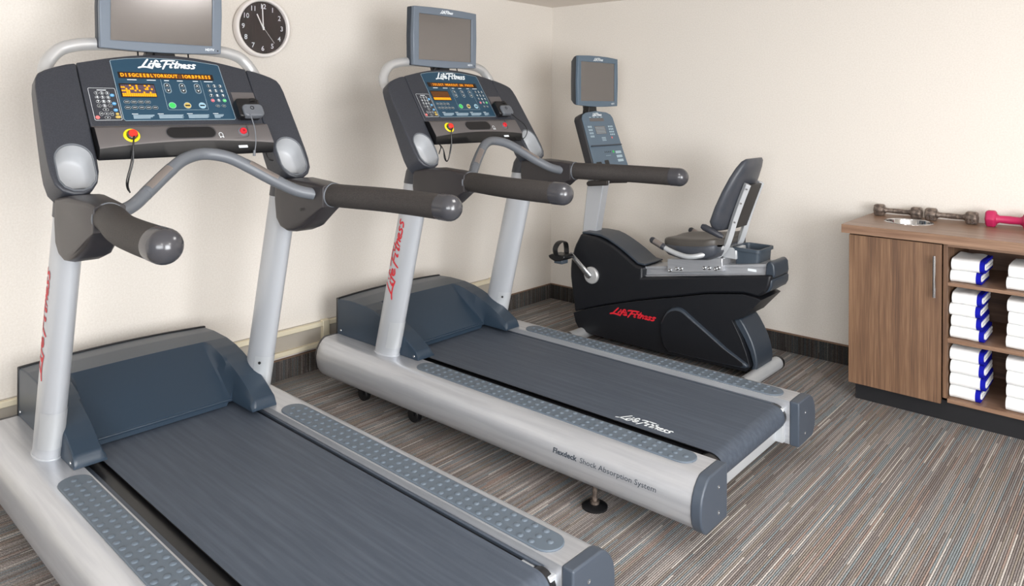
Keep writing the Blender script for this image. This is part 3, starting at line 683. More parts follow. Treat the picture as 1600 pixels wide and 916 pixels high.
    B(MB().tube(smooth_path(tp, 5), .0235, 20), 'support_tube', 'tube_paint', angle=60)
    mon = []
    def mring(k_, z0_, z1_, x): return [(x, W(-1, k_), z0_), (x, W(1, k_), z0_), (x, W(1, k_), z1_), (x, W(-1, k_), z1_)]
    fr_out = [(-.2254, 1.598), (-.11, 1.5925), (0, 1.590), (.11, 1.5925), (.2254, 1.598), (.229, 1.75), (.2254, 1.896), (.11, 1.9), (0, 1.9015), (-.11, 1.9), (-.2254, 1.896), (-.229, 1.75)]
    B(MB().prism([(VC+p[0], p[1]) for p in fr_out], .372, .408, 'yzx'), 'monitor_shell', 'frame_side', bevel=.006)
    ho = [(-.1905, 1.628), (-.1, 1.628), (0, 1.628), (.1, 1.628), (.1905, 1.628), (.1905, 1.745), (.1905, 1.862), (.1, 1.862), (0, 1.862), (-.1, 1.862), (-.1905, 1.862), (-.1905, 1.745)]
    B(MB().holed(fr_out, ho, .408, .430, lambda p, t_: (t_, VC+p[0], p[1])), 'monitor_frame', 'frame_grey', bevel=.003, seg=2)
    B(MB().box(.41, .4235, W(-1, .1915), W(1, .1915), 1.627, 1.863), 'screen', 'screen')
    scr = MB(); v, f = text('HDTV', .0135, 'CENTER', .02)
    scr.add([(.4304, VC+.178+p[0], 1.612+p[1]) for p in v], f); B(scr, 'frame_print', 'white_print', fix=False)
    B(MB().lathe([(.003, 0), (.003, .001)], (.4303, VC+.211, 1.610), (1, 0, 0), 10), 'power_light', 'black_plastic')
    lg = script(.092, .017, .0034, lambda x, y: (.4306, VC-.046+x, 1.873+y)); B(lg, 'lettering', 'white_print', fix=False, label='white brush script lettering on the monitor frame')
    B(MB().prism([(W(-1, .06), 1.57), (W(1, .06), 1.57), (W(1, .05), 1.60), (W(-1, .05), 1.60)], .37, .40, 'yzx'), 'monitor_mount', 'black_plastic', bevel=.003)
    for w in (-.09, -.03, .10):
        B(MB().tube([(.415, W(1, w), 1.565), (.40, W(1, w+.004), 1.60)], .003, 8), 'monitor_cable', 'black_plastic')
    # feet and transport wheels (local metres: the floor is at zero)
    F_ = lambda u, w: (K*(u-UC), K*w)
    for u, w in ((1.70, -.455), (1.70, .455), (.15, -.30), (.15, .30)):
        x, y = F_(u, w)
        ft = MB().lathe([(.045, .0), (.045, .006), (.038, .010), (.012, .014)], (x, y, 0), (0, 0, 1), 24).build('levelling_foot', 'black_plastic', t, angle=40)
        MB().lathe([(.016, .012), (.016, .022), (.009, .024), (.009, .10)], (x, y, 0), (0, 0, 1), 10).build('foot_bolt', 'dumbbell_iron', ft)
    for u in (.285, .66):
        for sg in (-1, 1):
            x, y = F_(u, sg*.41)
            wl = MB().lathe([(.030, -.014), (.034, -.010), (.034, .010), (.030, .014)], (x, y, .034), (0, 1, 0), 20).build('wheel', 'black_plastic', t, angle=40)
            MB().box(x-.014, x+.014, y-.020, y+.020, .034, .10).build('wheel_bracket', 'black_plastic', wl)
    # side lettering
    def sidemap(z):
        return interp(z, [(.014, .465), (.028, .49), (.05, .514), (.08, .520), (.105, .519), (.135, .512), (.16, .497), (.178, .478)])
    sl = MB()
    v1, f1 = text('Flexdeck', .0205*1.18, 'LEFT', .03); w1 = max(p[0] for p in v1)
    v2, f2 = text('Shock Absorption System', .0205*1.18, 'LEFT', 0); w2 = max(p[0] for p in v2)
    tot = .437; sc = (tot-.012)/(w1+w2)
    for v, f, x0 in ((v1, f1, 0), (v2, f2, w1*sc+.012)):
        sl.add([(1.553+x0+p[0]*sc, W(-1, sidemap(.112+p[1]*1.02))-.0008, .112+p[1]*1.02) for p in v], f)
    B(sl, 'lettering', 'dark_print', fix=False, label='small dark lettering on the outer side rail')
    return t
treadmill(1, .0465, -3.4426, R(-.7727))
treadmill(2, .0916, -2.0080, R(.5976))

# ------------------------------------------------------------------ recumbent bike
def bike():
    YC = -.5
    t = thing('recumbent_bike', 'black recumbent exercise bike with a grey bucket seat, standing along the right wall', 'exercise bike', (1.28, YC, 0))
    T = Matrix.Translation((-1.28, -YC, 0))
    B = lambda mb, name, m, parent=t, **kw: mb.build(name, m, parent, T, **kw)
    seam = [(.677, .151), (.79, .196), (.91, .236), (1.1, .294), (1.24, .332), (1.378, .367), (1.46, .390), (1.548, .413), (1.66, .433), (1.748, .447), (1.822, .441)]
    upper = [(.721, .628), (.701, .592), (.682, .56), (.669, .529), (.649, .458), (.644, .407), (.645, .36), (.653, .307), (.672, .209)]+seam+[(1.850, .462), (1.868, .482), (1.878, .505), (1.888, .560), (1.864, .556), (1.5, .494), (1.145, .432), (1.150, .488), (1.108, .493), (1.033, .538), (.985, .566), (.937, .589), (.893, .606), (.848, .619)]
    B(MB().prism(upper, YC-.118, YC+.118), 'upper_shroud', 'bike_black', bevel=.012, seg=3, angle=30)
    lower = [(.677, .146), (.693, .095), (.72, .058), (.812, .045), (1.302, .042), (1.551, .05), (1.765, .055), (1.785, .085), (1.765, .15), (1.735, .22), (1.689, .3), (1.749, .327), (1.80, .385), (1.840, .430), (1.822, .437)]+[(x, z-.003) for x, z in seam[::-1][1:]]
    B(MB().prism(lower, YC-.127, YC+.127), 'lower_shroud', 'bike_black', bevel=.012, seg=3, angle=30)
    bul = [(1.301, .255), (1.32, .285), (1.345, .304), (1.372, .314), (1.40, .314), (1.422, .306), (1.444, .292), (1.55, .226), (1.667, .152), (1.775, .098), (1.782, .084), (1.768, .074), (1.55, .066), (1.33, .062), (1.300, .085), (1.283, .14), (1.282, .21)]
    for sg in (-1, 1):
        o = MB()
        o.loft([[(x, YC+sg*.122, z) for x, z in bul], [(x+(1.45-x)*.012, YC+sg*.142, z+(.16-z)*.03) for x, z in bul], [(x+(1.45-x)*.07, YC+sg*.150, z+(.16-z)*.13) for x, z in bul]])
        B(o, 'side_bulge', 'bike_slate', bevel=.006, seg=3, angle=50)
        B(MB().prism([(x+(1.45-x)*.06, z+(.16-z)*.11) for x, z in bul], YC+sg*.149, YC+sg*.1515), 'bulge_panel', 'bike_black', bevel=.001)
    leg = [(1.672, .287), (1.70, .305), (1.720, .310), (1.742, .282), (1.766, .242), (1.785, .205), (1.799, .166), (1.808, .13), (1.812, .095), (1.806, .062), (1.79, .052), (1.775, .06), (1.788, .09), (1.770, .15), (1.74, .21), (1.706, .26)]
    B(MB().prism(leg, YC-.10, YC+.10), 'rear_leg', 'bike_slate', bevel=.01, seg=3, angle=40)
    topc = [(.715, .626), (.78, .628), (.852, .624), (.897, .612), (.94, .594), (.988, .571), (1.036, .543), (1.108, .498), (1.155, .496), (1.158, .506), (1.112, .510), (1.04, .556), (.99, .583), (.942, .606), (.898, .624), (.855, .636), (.78, .640), (.72, .638)]
    B(MB().prism(topc, YC-.10, YC+.10), 'top_cover', 'bike_slate', bevel=.005, seg=2)
    lg = script(.300, .040, .0088, lambda x, y: (.945+x, YC-.1285-.00012*SK[0], .193+y+x*.035)); B(lg, 'lettering', 'red_print', fix=False, label='red brush script lettering on the black shroud')
    # mast
    B(MB().loft([[(x, y, z) for x, y in ((a0, YC-.032), (a1, YC-.032), (a1, YC+.032), (a0, YC+.032))] for a0, a1, z in ((.668, .765, .60), (.706, .826, .93), (.72, .84, 1.06))]), 'mast', 'upright_paint', bevel=.006)
    # crank and pedal
    for sg in (-1, 1):
        y0 = YC+sg*.118
        d = B(MB().lathe([(.05, 0), (.05, .012), (.044, .018), (.02, .02)], (.806, y0, .393), (0, sg, 0), 32), 'crank_hub', 'tube_paint', angle=40)
        tip = Vector((.687, y0+sg*.045, .506)) if sg < 0 else Vector((.925, y0+sg*.045, .28))
        hub = Vector((.806, y0+sg*.028, .393)); B(MB().tube([hub+(hub-tip).normalized()*.012, hub, hub.lerp(tip, .5), tip, tip+(tip-hub).normalized()*.01], [.012, .021, .018, .015, .010], 14, flat=.6, upv=(0, 1, 0)), 'crank_arm', 'steel', angle=50)
        yp = tip.y; X, Z = tip.x, tip.z
        pd = MB(); pd.prism([(X-.085, Z-.02), (X-.095, Z-.004), (X-.07, Z+.008), (X+.02, Z+.010), (X+.028, Z-.004), (X+.01, Z-.022), (X-.045, Z-.034)], yp+sg*.012, yp+sg*.105)
        B(pd, 'pedal', 'black_plastic', bevel=.005)
        B(MB().box(X-.062, X-.002, yp+sg*.03, yp+sg*.09, Z-.048, Z-.022), 'pedal_weight', 'bin_grey', bevel=.004)
        st = smooth_path([(X-.03, yp+sg*.008, Z), (X-.035, yp+sg*.006, Z+.045), (X-.03, yp+sg*.03, Z+.078), (X-.03, yp+sg*.085, Z+.078), (X-.035, yp+sg*.112, Z+.045), (X-.03, yp+sg*.108, Z)], 5)
        B(MB().tube(st, .019, 10, flat=.16, upv=(0, 1, 0)), 'pedal_strap', 'black_plastic')
        B(MB().tube([tip, tip+Vector((0, sg*.1, 0))], .007, 10), 'pedal_axle', 'steel')
    # seat rail, end cap
    sl = .1655
    rz = lambda x, z: z+(x-1.137)*sl
    rail = B(MB().prism([(1.137, .428), (1.865, rz(1.865, .428)), (1.865, rz(1.865, .438)), (1.137, .438)], YC-.082, YC+.082)
             .prism([(1.137, .438), (1.865, rz(1.865, .438)), (1.865, rz(1.865, .472)), (1.137, .472)], YC-.066, YC+.066)
             .prism([(1.137, .472), (1.865, rz(1.865, .472)), (1.865, rz(1.865, .487)), (1.137, .487)], YC-.078, YC+.078), 'seat_rail', 'silver', bevel=.002)
    B(MB().box(1.745, 1.79, YC-.0672, YC-.066, rz(1.77, .449), rz(1.77, .462)), 'rail_label', 'white_print', rail)
    B(MB().prism([(1.845, .55), (1.850, .604), (1.86, .620), (1.880, .622), (1.892, .606), (1.896, .56), (1.890, .54)], YC-.092, YC+.092), 'rail_end_cap', 'bike_slate', bevel=.008, seg=3)
    B(MB().prism([(1.846, .545), (1.890, .535), (1.888, .50), (1.876, .478), (1.85, .462)], YC-.108, YC+.108), 'tail', 'bike_slate', bevel=.008, seg=3)
    # carriage with bolts
    cr = B(MB().prism([(1.296, .480), (1.620, .534), (1.620, .604), (1.575, .600), (1.50, .583), (1.36, .565), (1.296, .556)], YC-.098, YC+.098), 'carriage', 'silver', bevel=.004)
    for x, z in ((1.316, .497), (1.358, .512), (1.382, .514), (1.52, .540), (1.548, .543), (1.585, .545), (1.60, .552)):
        B(MB().lathe([(.010, 0), (.010, .004), (.006, .006), (.004, .004)], (x, YC-.098, z), (0, -1, 0), 14), 'bolt', 'steel', cr)
    # seat pad: lofted saddle, wider towards the back
    rings = []
    for x, hw, zc_, th in ((1.285, .10, .648, .012), (1.295, .125, .646, .026), (1.33, .155, .643, .036), (1.40, .175, .640, .040), (1.48, .19, .645, .040), (1.56, .195, .655, .038), (1.61, .19, .672, .03), (1.625, .17, .682, .014)):
        rg = []
        for k_ in range(32):
            q = 2*pi*k_/32; cx_, sz_ = cos(q), sin(q); e1 = math.copysign(abs(cx_)**.55, cx_); e2 = math.copysign(abs(sz_)**.75, sz_)
            y = hw*e1; rise = .030*(abs(y)/.19)**2 if sz_ > 0 else 0
            rg.append((x, YC+y, zc_+th*e2+rise*(1 if sz_ > 0 else 0)))
        rings.append(rg)
    B(MB().loft(rings), 'seat_cushion', 'vinyl_top', angle=70)
    B(MB().loft([[(p[0]*1.0, YC+(p[1]-YC)*1.02, min(p[2], 9)-.028) for p in r_] for r_ in rings]), 'seat_shell', 'vinyl', angle=70)
    # backrest
    rings = []
    for z, xf, xb, hw in ((.748, 1.595, 1.622, .11), (.76, 1.585, 1.635, .15), (.80, 1.580, 1.652, .172), (.88, 1.612, 1.684, .176), (.96, 1.646, 1.712, .168), (1.03, 1.675, 1.738, .150), (1.08, 1.698, 1.757, .130), (1.115, 1.722, 1.765, .112), (1.128, 1.738, 1.762, .09)):
        rg = []
        for k_ in range(32):
            q = 2*pi*k_/32; e1 = math.copysign(abs(cos(q))**.5, cos(q)); e2 = math.copysign(abs(sin(q))**.7, sin(q))
            y = hw*e1; xm = (xf+xb)/2; xh = (xb-xf)/2
            rg.append((xm+xh*e2-(.018*(abs(y)/.17)**2 if sin(q) < 0 else .02*(abs(y)/.17)**2), YC+y, z))
        rings.append(rg)
    B(MB().loft(rings), 'backrest', 'vinyl', angle=70)
    B(MB().box(-.006, .006, YC-.07, YC+.07, .0, .245, Matrix.Translation((1.671, 0, .765)) @ Matrix.Rotation(R(20), 4, 'Y')), 'back_plate', 'black_plastic', bevel=.003)
    for sg in (-1, 1):
        y = YC+sg*.082
        fp = smooth_path([(1.748, y, 1.0), (1.715, y, .915), (1.678, y, .81), (1.652, y, .72), (1.628, y, .662), (1.588, y, .617), (1.525, y, .594), (1.44, y, .575)], 5)
        B(MB().tube(fp, .0205, 4, flat=.72, upv=(0, 1, 0)), 'back_frame', 'silver_top', angle=30, bevel=.002)
        for z_, x_ in ((.975, 1.752), (.90, 1.722), (.80, 1.688)):
            B(MB().lathe([(.005, 0), (.005, .003)], (x_, y-.018, z_), (0, -1, 0), 10), 'bolt', 'steel')
        y = YC+sg*.215
        ap = smooth_path([(1.335, y, .646), (1.37, y, .632), (1.43, y, .617), (1.49, y, .612), (1.55, y-sg*.02, .625), (1.60, y-sg*.07, .648), (1.62, y-sg*.12, .662)], 5)
        ar = B(MB().tube(ap, .0135, 14), 'arm_bar', 'silver_top', angle=60)
        B(MB().tube([(1.262, y, .676), (1.27, y, .673), (1.345, y, .642), (1.35, y, .640)], [.012, .0175, .0175, .014], 16), 'arm_grip', 'console', ar, angle=40)
        B(MB().tube([(1.286, y-.004, .6695), (1.332, y-.004, .6500)], .0165, 12), 'sensor_plate', 'sensor', ar)
    B(MB().tube([(1.550, YC-.19, .776), (1.565, YC-.19, .771), (1.65, YC-.185, .738), (1.662, YC-.18, .733)], [.012, .018, .015, .010], 16), 'recline_lever', 'console', angle=50)
    B(MB().box(1.60, 1.68, YC-.06, YC+.06, .60, .66), 'seat_block', 'silver_top', bevel=.006)
    # storage bin behind the seat
    bx0, bx1, by0, by1 = 1.655, 1.80, YC-.055, YC+.125
    outr = lambda s_, z: [(bx0+(bx1-bx0)*.5+(x_)*s_, (by0+by1)/2+y_*s_, z) for x_, y_ in rrect(-(bx1-bx0)/2, (bx1-bx0)/2, -(by1-by0)/2, (by1-by0)/2, .02)]
    B(MB().loft([outr(.86, .545), outr(.94, .645), outr(1.06, .648), outr(1.06, .664), outr(.93, .664), outr(.90, .60), outr(.82, .56)]), 'storage_bin', 'bin_grey', angle=40)
    # console, monitor, front handlebar
    ang = math.atan2(.114, .31)
    NM = Matrix.Translation((.75, YC-.006, 1.352)) @ Matrix.Rotation(-ang, 4, 'Y')     # z down is -z; x out
    cm2 = lambda w, s_, h: NM @ Vector((h, w, -s_))
    M2 = T @ NM @ Matrix(((0, 0, 1, 0), (1, 0, 0, 0), (0, 1, 0, 0), (0, 0, 0, 1)))   # x across, y up, z out
    shape = [(-.166, -.03), (-.15, -.008), (-.11, .006), (0, .016), (.11, .006), (.15, -.008), (.166, -.03), (.180, -.36), (.172, -.39), (-.172, -.39), (-.180, -.36)]
    cs = MB().prism(shape, -.06, -.004, 'xyz').build('console', 'console_dark', t, M2, bevel=.008, seg=2)
    MB().prism([(x*.965, y-.003 if y > -.1 else y+.004) for x, y in shape], -.004, .002, 'xyz').build('console_panel', 'bike_panel', cs, M2, bevel=.002)
    pr = lambda mb, n_, m_, **kw: mb.build(n_, m_, cs, M2, **kw)
    pr(MB().box(-.09, .055, -.054, -.034, .002, .003), 'text_display', 'console_face')
    pr(MB().box(-.062, .045, -.135, -.085, .002, .003), 'graph_display', 'console_face')
    b2 = MB()
    for i in range(5): b2.box(-.058, .040, -.130+i*.009, -.1275+i*.009, .003, .0032)
    for x in (-.09, -.05, -.01, .028): b2.box(x, x+.02, -.030, -.026, .002, .0024)
    for i in range(4):
        for j in range(3): b2.box(-.128+j*.014, -.120+j*.014, -.094-i*.020, -.082-i*.020, .002, .0026)
        for j in range(3): b2.box(.080+j*.018, .092+j*.018, -.094-i*.017, -.084-i*.017, .002, .0026)
    for i in range(3): b2.box(-.02, .022, -.160-i*.009, -.156-i*.009, .002, .0024)
    for i in range(3): b2.box(.08, .14, -.262-i*.026, -.246-i*.026, .002, .0024)
    b2.box(-.03, .02, -.272, -.270, .002, .0024)
    b2.build('key_print', 'line_light', cs, M2, fix=False, kind='stuff')
    k3 = MB(); k3.box(.082, .094, -.166, -.155, .0022, .003); k3.build('stop_key', 'key_pink', cs, M2)
    k4 = MB(); k4.box(.05, .066, -.256, -.242, .0022, .003); k4.build('start_key', 'key_green', cs, M2)
    k5 = MB()
    for i in range(4): k5.box(-.032+i*.018, -.026+i*.018, -.254, -.244, .0022, .0028)
    k5.build('small_key', 'key_black', cs, M2)
    pr(MB().box(-.155, .160, -.212, -.205, .002, .012), 'reading_rack', 'bike_slate', bevel=.002)
    for x0, x1, y0, y1 in ((-.150, -.095, -.385, -.305), (-.062, -.018, -.338, -.298)):
        pr(MB().prism(rrect(x0, x1, y0, y1, .008), .0018, .0028, 'xyz'), 'console_recess', 'black_plastic')
    lg = script(.10, .020, .0036, lambda x, y: (-.052+x, -.022+y, .0026)); lg.build('lettering', 'white_print', cs, M2, fix=False, label='white brush script lettering at the top of the console')
    MY = YC+.016; X0 = .742
    fo = [(-.207, 1.400), (-.1, 1.392), (0, 1.389), (.1, 1.390), (.207, 1.394), (.211, 1.545), (.207, 1.690), (.1, 1.697), (0, 1.699), (-.1, 1.698), (-.207, 1.693), (-.211, 1.545)]
    ho = [(-.178, 1.425), (-.09, 1.425), (0, 1.425), (.09, 1.425), (.178, 1.425), (.178, 1.54), (.178, 1.660), (.09, 1.660), (0, 1.660), (-.09, 1.660), (-.178, 1.660), (-.178, 1.54)]
    B(MB().loft([[(X0-.075, MY+y*.8, 1.545+(z-1.545)*.8) for y, z in fo], [(X0-.03, MY+y*.96, 1.545+(z-1.545)*.96) for y, z in fo], [(X0-.008, MY+y, z) for y, z in fo]]), 'monitor_shell', 'frame_side', bevel=.004)
    B(MB().holed(fo, ho, X0-.008, X0+.010, lambda p, t_: (t_, MY+p[0], p[1])), 'monitor_frame', 'bike_panel', bevel=.003)
    B(MB().box(X0-.006, X0+.005, MY-.179, MY+.179, 1.424, 1.661), 'screen', 'screen')
    lg = script(.10, .018, .0036, lambda x, y: (X0+.0106, MY-.055+x, 1.668+y)); B(lg, 'lettering', 'white_print', fix=False, label='white brush script lettering on the monitor frame')
    mp_ = MB(); v, f = text('HDTV', .013, 'CENTER', .02); mp_.add([(X0+.0104, MY+.155+p[0], 1.408+p[1]) for p in v], f); B(mp_, 'frame_print', 'white_print', fix=False)
    B(MB().loft([[(x, YC+y*.055, 1.33) for x, y in ((.68, -1), (.73, -1), (.73, 1), (.68, 1))], [(x, YC+y*.03-.02, 1.40) for x, y in ((.69, -1), (.73, -1), (.73, 1), (.69, 1))]]), 'monitor_mount', 'black_plastic', bevel=.003)
    for y in (-.10, -.02, .03): B(MB().tube(smooth_path([(.72, YC+y, 1.35), (.715, YC+y+.012, 1.375), (.72, YC+y, 1.40)], 4), .003, 8), 'monitor_cable', 'black_plastic')
    B(MB().tube(smooth_path([(.90, YC-.10, .945), (.80, YC-.115, .935), (.765, YC-.09, .93), (.76, YC, .93), (.765, YC+.09, .93), (.80, YC+.115, .935), (.90, YC+.10, .945)], 6), .016, 14), 'front_handlebar', 'rubber', angle=60)
    # floor stabilisers
    for x in (.74, 1.805):
        o = B(MB().lathe([(.034, -.25), (.034, .165)], (x, YC, .036), (0, 1, 0), 24), 'stabiliser', 'silver_top', angle=40)
        for sg in (-1, 1): B(MB().lathe([(.036, 0), (.036, .02), (.028, .03)], (x, YC+(.165 if sg > 0 else -.25), .036), (0, sg, 0), 24), 'stabiliser_cap', 'black_plastic', o, angle=40)
bike()

# ------------------------------------------------------------------ cabinet, worktop
CX0, CX1, CY = 2.214, 3.62, -.478
cab = thing('cabinet', 'low wood-grain cabinet with one closed door and open shelves holding towels, at the right edge', 'cabinet', (2.9, -.24, 0))
CT = Matrix.Translation((-2.9, .24, 0))
Bc = lambda mb, name, m, parent=cab, **kw: mb.build(name, m, parent, CT, **kw)
Bc(MB().box(CX0, CX0+.02, CY, -.013, .09, .797), 'side_panel', 'wood_upright', bevel=.001)
Bc(MB().box(CX1, CX1+.02, CY, -.013, .09, .797), 'side_panel', 'wood_upright', bevel=.001)
dr = Bc(MB().box(CX0+.003, 2.606, CY-.0195, CY-.001, .086, .79), 'door', 'wood_upright', bevel=.001)
Bc(MB().tube([(2.584, CY-.05, .742), (2.584, CY-.05, .558)], .006, 14), 'handle', 'chrome', dr, angle=60)
for z in (.715, .585): Bc(MB().tube([(2.584, CY-.05, z), (2.584, CY-.018, z)], .004, 10), 'handle_post', 'chrome', dr)
Bc(MB().box(2.610, 2.628, CY-.003, -.02, .11, .797), 'divider', 'wood_upright', bevel=.001)
Bc(MB().box(2.628, CX1, CY-.001, -.02, .092, .110), 'shelf', 'wood_flat_lit', bevel=.001)
Bc(MB().box(2.628, CX1, CY-.001, -.02, .358, .376), 'shelf', 'wood_flat_lit', bevel=.001)
Bc(MB().box(2.628, CX1, CY-.001, -.02, .609, .624), 'shelf', 'wood_flat_lit', bevel=.001)
Bc(MB().box(2.610, CX1, CY-.001, CY+.02, .782, .797), 'top_rail', 'wood_flat_lit', bevel=.001)
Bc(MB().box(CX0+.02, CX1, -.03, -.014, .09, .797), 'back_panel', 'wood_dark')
Bc(MB().box(2.235, CX1, -.448, -.02, 0, .09), 'toe_kick', 'toe_black')
# worktop with a round steel waste opening
ct = thing('worktop', 'wood-grain worktop with a round steel-rimmed opening, on top of the cabinet', 'worktop', (2.9, -.24, .797))
WM = Matrix.Translation((-2.9, .24, -.797))
hc = (2.408, -.218); hr = .102; wx0, wx1, wy0, wy1 = 2.186, 3.66, -.512, -.001
outp = []
for x0, y0, x1, y1, n in ((wx0, wy0, wx1, wy0, 24), (wx1, wy0, wx1, wy1, 6), (wx1, wy1, wx0, wy1, 24), (wx0, wy1, wx0, wy0, 8)):
    outp += [(x0+(x1-x0)*i/n, y0+(y1-y0)*i/n) for i in range(n)]
# split the slab so the hole part stays near-square
sq = []
for x0, y0, x1, y1 in ((wx0, wy0, 2.66, wy0), (2.66, wy0, 2.66, wy1), (2.66, wy1, wx0, wy1), (wx0, wy1, wx0, wy0)):
    sq += [(x0+(x1-x0)*i/12, y0+(y1-y0)*i/12) for i in range(12)]
hh = []
for p in sq:
    q = math.atan2(p[1]-hc[1], p[0]-hc[0]); hh.append((hc[0]+hr*cos(q), hc[1]+hr*sin(q)))
slab = MB(); n = len(sq)
vs = [(p[0], p[1], z) for z in (.797, .837) for L_ in (sq, hh) for p in L_]; fs = []
for i in range(n):
    j = (i+1) % n; fs += [(i, j, n+j, n+i), (2*n+j, 2*n+i, 3*n+i, 3*n+j), (n+i, n+j, 3*n+j, 3*n+i)]
    if not (12 <= i < 24): fs.append((j, i, 2*n+i, 2*n+j))
slab.add(vs, fs)
slab.box(2.66, wx1, wy0, wy1, .797, .837)
slab.build('top_slab', 'wood_flat_lit', ct, WM)
ringp = MB().lathe([(.108, .837), (.108, .8395), (.104, .841), (.0995, .8395), (.097, .835), (.096, .70)], (hc[0], hc[1], 0), (0, 0, 1), 48)
rg_ = MB(); seg = 48; prof_ = [(.108, .8372), (.1075, .8395), (.104, .841), (.100, .8395), (.098, .835), (.097, .69)]
rg_.loft([[(hc[0]+r_*cos(2*pi*k_/seg), hc[1]+r_*sin(2*pi*k_/seg), z) for k_ in range(seg)] for r_, z in prof_], cap=False)
rg_.build('steel_sleeve', 'chrome', ct, WM, angle=60)

# ------------------------------------------------------------------ dumbbells
def dumbbell(x0, x1, y, hl, hr_, rr_, m, label, group, marks=(), hexa=True, rot=0.0, tw=0):
    xm = (x0+x1)/2; t = thing('dumbbell', label, 'dumbbell', (xm, y, .8372), rot, group); L_ = (x1-x0)/2
    zc_ = hr_*cos(pi/6)
    def hx(x, k_): return [(x, hr_*k_*cos(pi/3*i+pi/3), zc_+hr_*k_*sin(pi/3*i+pi/3)) for i in range(6)]
    for sg in (-1, 1):
        xo, xi = sg*L_, sg*(L_-hl)
        hd = MB().loft([hx(xo, .78), hx(xo-sg*.007, 1), hx(xi+sg*.007, 1), hx(xi, .78)]).build('head', m, t, bevel=.004, seg=3, angle=50)
        if marks:
            mb = MB(); v, f = text(marks[0 if sg < 0 else 1], .034, 'CENTER', .02)
            xc = (xo+xi)/2; ny = -cos(pi/6); nz = -sin(pi/6); c0 = Vector((xc, 0, zc_))+Vector((0, -cos(pi/6)*hr_*.868, -.5*hr_*.868))
            ux = Vector((1, 0, 0)); uy = Vector((0, -.5, .866)); nv_ = Vector((0, -.866, -.5))
            mb.add([tuple(c0+ux*p[0]+uy*p[1]+nv_*.0006) for p in v], f); mb.build('number', 'sensor', t, fix=False)
    MB().tube([(-L_+hl*.6, 0, zc_), (-L_+hl, 0, zc_), (-L_+hl+.012, 0, zc_), (0, 0, zc_), (L_-hl-.012, 0, zc_), (L_-hl, 0, zc_), (L_-hl*.6, 0, zc_)], [rr_*1.5, rr_*1.45, rr_, rr_*1.1, rr_, rr_*1.45, rr_*1.5], 18).build('handle', m, t, angle=50)
    return t
dumbbell(2.212, 2.434, -.075, .05, .0335, .0115, 'dumbbell_iron', 'worn iron hex dumbbell on the worktop, leftmost, near the round opening', 'iron hex dumbbells', rot=.02)
dumbbell(2.450, 2.676, -.080, .052, .035, .0122, 'dumbbell_iron', 'worn iron hex dumbbell between the other iron one and the pink one', 'iron hex dumbbells', ('15', '15'))
dumbbell(2.708, 2.90, -.09, .044, .043, .017, 'dumbbell_pink', 'bright pink dumbbell on the worktop at the right edge of the photo', None)

# ------------------------------------------------------------------ towels
def towel(x0, x1, y0, y1, z0, th, label, group, seed, hem=.018):
    rnd = random.Random(seed)
    t = thing('towel', label, 'towel', ((x0+x1)/2, (y0+y1)/2, z0), 0, group)
    L_ = (x1-x0)/2; D = (y1-y0)/2
    def ribbon(hh_, thick, yfront, yback, xs, zc_, grow=0):
        """U-shaped fold in the y-z plane, open at the back, lofted along x"""
        rings = []
        for x in xs:
            ph = rnd.random()*6; loop = []; n_ = 7
            r_o = hh_+grow; r_i = max(hh_-thick-grow, .0012)
            wob = lambda y, k_: .0014*sin(31*y+ph+k_)+.0010*sin(70*x+k_*2)
            for j in range(5): y = yback+(yfront+r_o-yback)*j/5; loop.append((x, y, zc_+r_o+wob(y, 0)))
            for j in range(n_+1): q = pi/2+pi*j/n_; loop.append((x, yfront+r_o+r_o*1.0*cos(q)*1.15, zc_+r_o*sin(q)+wob(yfront, 1)*.4))
            for j in range(1, 6): y = yfront+r_o+(yback-yfront-r_o)*j/5; loop.append((x, y, zc_-r_o))
            for j in range(5): y = yback+(yfront+r_o-yback)*j/5; loop.append((x, y, zc_-r_i))
            for j in range(n_+1): q = -pi/2-pi*j/n_; loop.append((x, yfront+r_o+r_i*cos(q), zc_+r_i*sin(q)))
            for j in range(1, 6): y = yfront+r_o+(yback-yfront-r_o)*j/5; loop.append((x, y, zc_+r_i+wob(y, 0)*.3))
            rings.append(loop)
        return MB().loft(rings)
    h = th/2; tk = th*.22; nx = 7
    xs = [-L_+(2*L_-hem)*i/nx for i in range(nx+1)]
    ribbon(h, tk, -D, D*.96, xs, h).build('outer_fold', 'towel', t, angle=80)
    ribbon(h*.52, tk, -D+.016, D*.8, xs[:-1]+[L_-hem, L_+rnd.uniform(.001, .005)], h).build('inner_fold', 'towel', t, angle=80)
    ribbon(h, tk, -D, D*.96, [L_-hem, L_-hem*.5, L_], h, .0005).build('blue_hem', 'towel_blue', t, angle=80)
    return t
names = {0: 'top', 1: 'middle', 2: 'bottom'}
ordn = {2: ['lower', 'upper'], 4: ['lowest', 'second from bottom', 'second from top', 'topmost'], 5: ['lowest', 'second from bottom', 'middle', 'second from top', 'topmost']}
sd_ = 0
for shelf, z0, zt in ((0, .6245, .748), (1, .3765, .585), (2, .1105, .338)):
    for bay, xa, xb in ((0, 2.636, 2.762), (1, 2.846, 3.02)):
        cnt = 2 if shelf == 0 else 4; th = (zt-z0)/cnt*(.84 if shelf == 0 else .96)
        for i in range(cnt):
            sd_ += 1; rnd = random.Random(sd_*13); off = rnd.uniform(-.005, .005); yo = rnd.uniform(-.004, .006)
            towel(xa+off, xb+off*.5+(rnd.choice((0, .006, -.012)) if bay == 0 else 0), -.462+yo, -.25+yo*2, z0+i*(th+.0006), th,
                  'white blue-hemmed folded towel, %s of the %s stack on the %s shelf' % (ordn[cnt][i], 'left' if bay == 0 else 'right', names[shelf]),
                  'folded towels on the cabinet shelves', sd_)

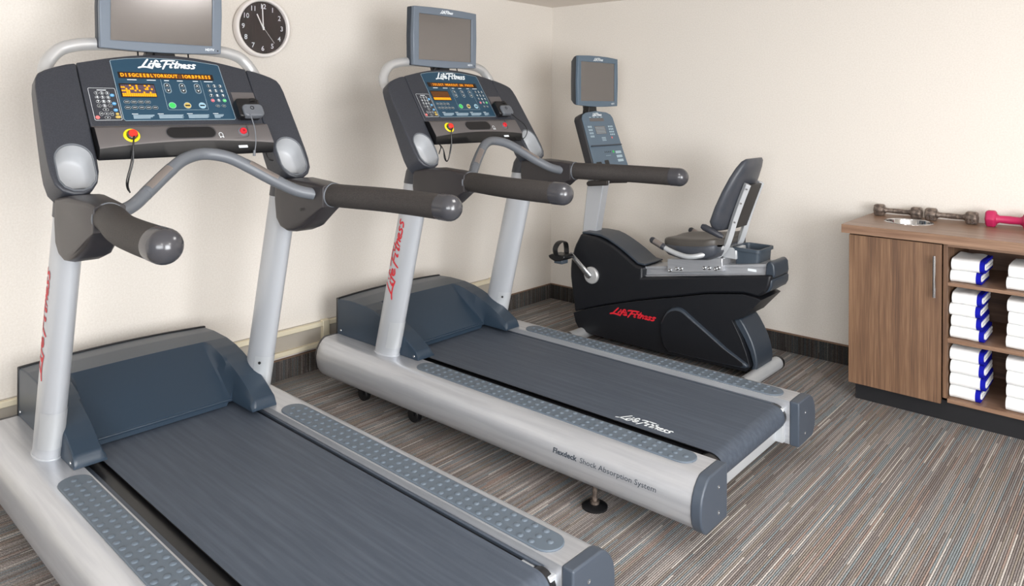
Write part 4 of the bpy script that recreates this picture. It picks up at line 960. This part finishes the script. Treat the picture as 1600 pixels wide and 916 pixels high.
# ------------------------------------------------------------------ clock
ck = thing('wall_clock', 'round wall clock with white rim and dark face, high on the left wall', 'clock', (.002, -2.311, 1.771), 0)
MB().lathe([(.126, .0), (.1405, .0), (.146, .014), (.1465, .034), (.143, .044), (.136, .047), (.130, .044), (.1275, .034), (.1265, .02)], (0, 0, 0), (1, 0, 0), 64).build('rim', 'clock_rim', ck, angle=50)
cf = MB().lathe([(.127, .022), (.127, .0285)], (0, 0, 0), (1, 0, 0), 64).build('dial', 'clock_face', ck)
nm = MB()
for h in range(12):
    q = 2*pi*h/12; v, f = text('12' if h == 0 else str(h), .034, 'CENTER', .012); nm.add([(.0300, .103*sin(q)+p[0], .103*cos(q)+p[1]) for p in v], f)
nm.build('numerals', 'white_print', ck, fix=False)
def hand(name, deg, L_, w, x, tail=.012):
    q = R(deg); d = Vector((0, sin(q), cos(q))); p = Vector((0, cos(q), -sin(q)))
    pts = [-d*tail-p*w*.5, -d*tail+p*w*.5, d*L_+p*w*.5, d*L_-p*w*.5]; vs = [tuple(Vector((x, 0, 0))+q_) for q_ in pts]+[tuple(Vector((x+.0012, 0, 0))+q_) for q_ in pts]
    MB().add(vs, [(0, 1, 2, 3), (7, 6, 5, 4), (0, 4, 5, 1), (1, 5, 6, 2), (2, 6, 7, 3), (3, 7, 4, 0)]).build(name, 'white', ck)
hand('hour_hand', -27, .072, .006, .031); hand('minute_hand', -3, .112, .0055, .033); hand('second_hand', 141, .094, .0014, .035)
MB().lathe([(.005, .029), (.005, .0375), (.0001, .038)], (0, 0, 0), (1, 0, 0), 16).build('hub', 'white', ck)
gl = bpy.data.materials.new('clear_cover'); gl.use_nodes = True; b = gl.node_tree.nodes['Principled BSDF']
b.inputs['Transmission Weight'].default_value = 1; b.inputs['Roughness'].default_value = .02; b.inputs['IOR'].default_value = 1.12; b.inputs['Base Color'].default_value = (1, 1, 1, 1)
MB().lathe([(.1290, .0400), (.1290, .0412)], (0, 0, 0), (1, 0, 0), 64).build('glass', gl, ck)

# power lead on the carpet by the near treadmill
o = MB().tube(smooth_path([(.02, -3.52, .004), (.10, -3.50, .005), (.18, -3.455, .004), (.23, -3.50, .004), (.20, -3.56, .004), (.12, -3.60, .004), (.05, -3.64, .004)], 6), .0035, 8).build('power_lead', 'black_plastic')
tag(o, 'thin black power lead on the carpet at the far left edge, behind the near treadmill', 'cable')
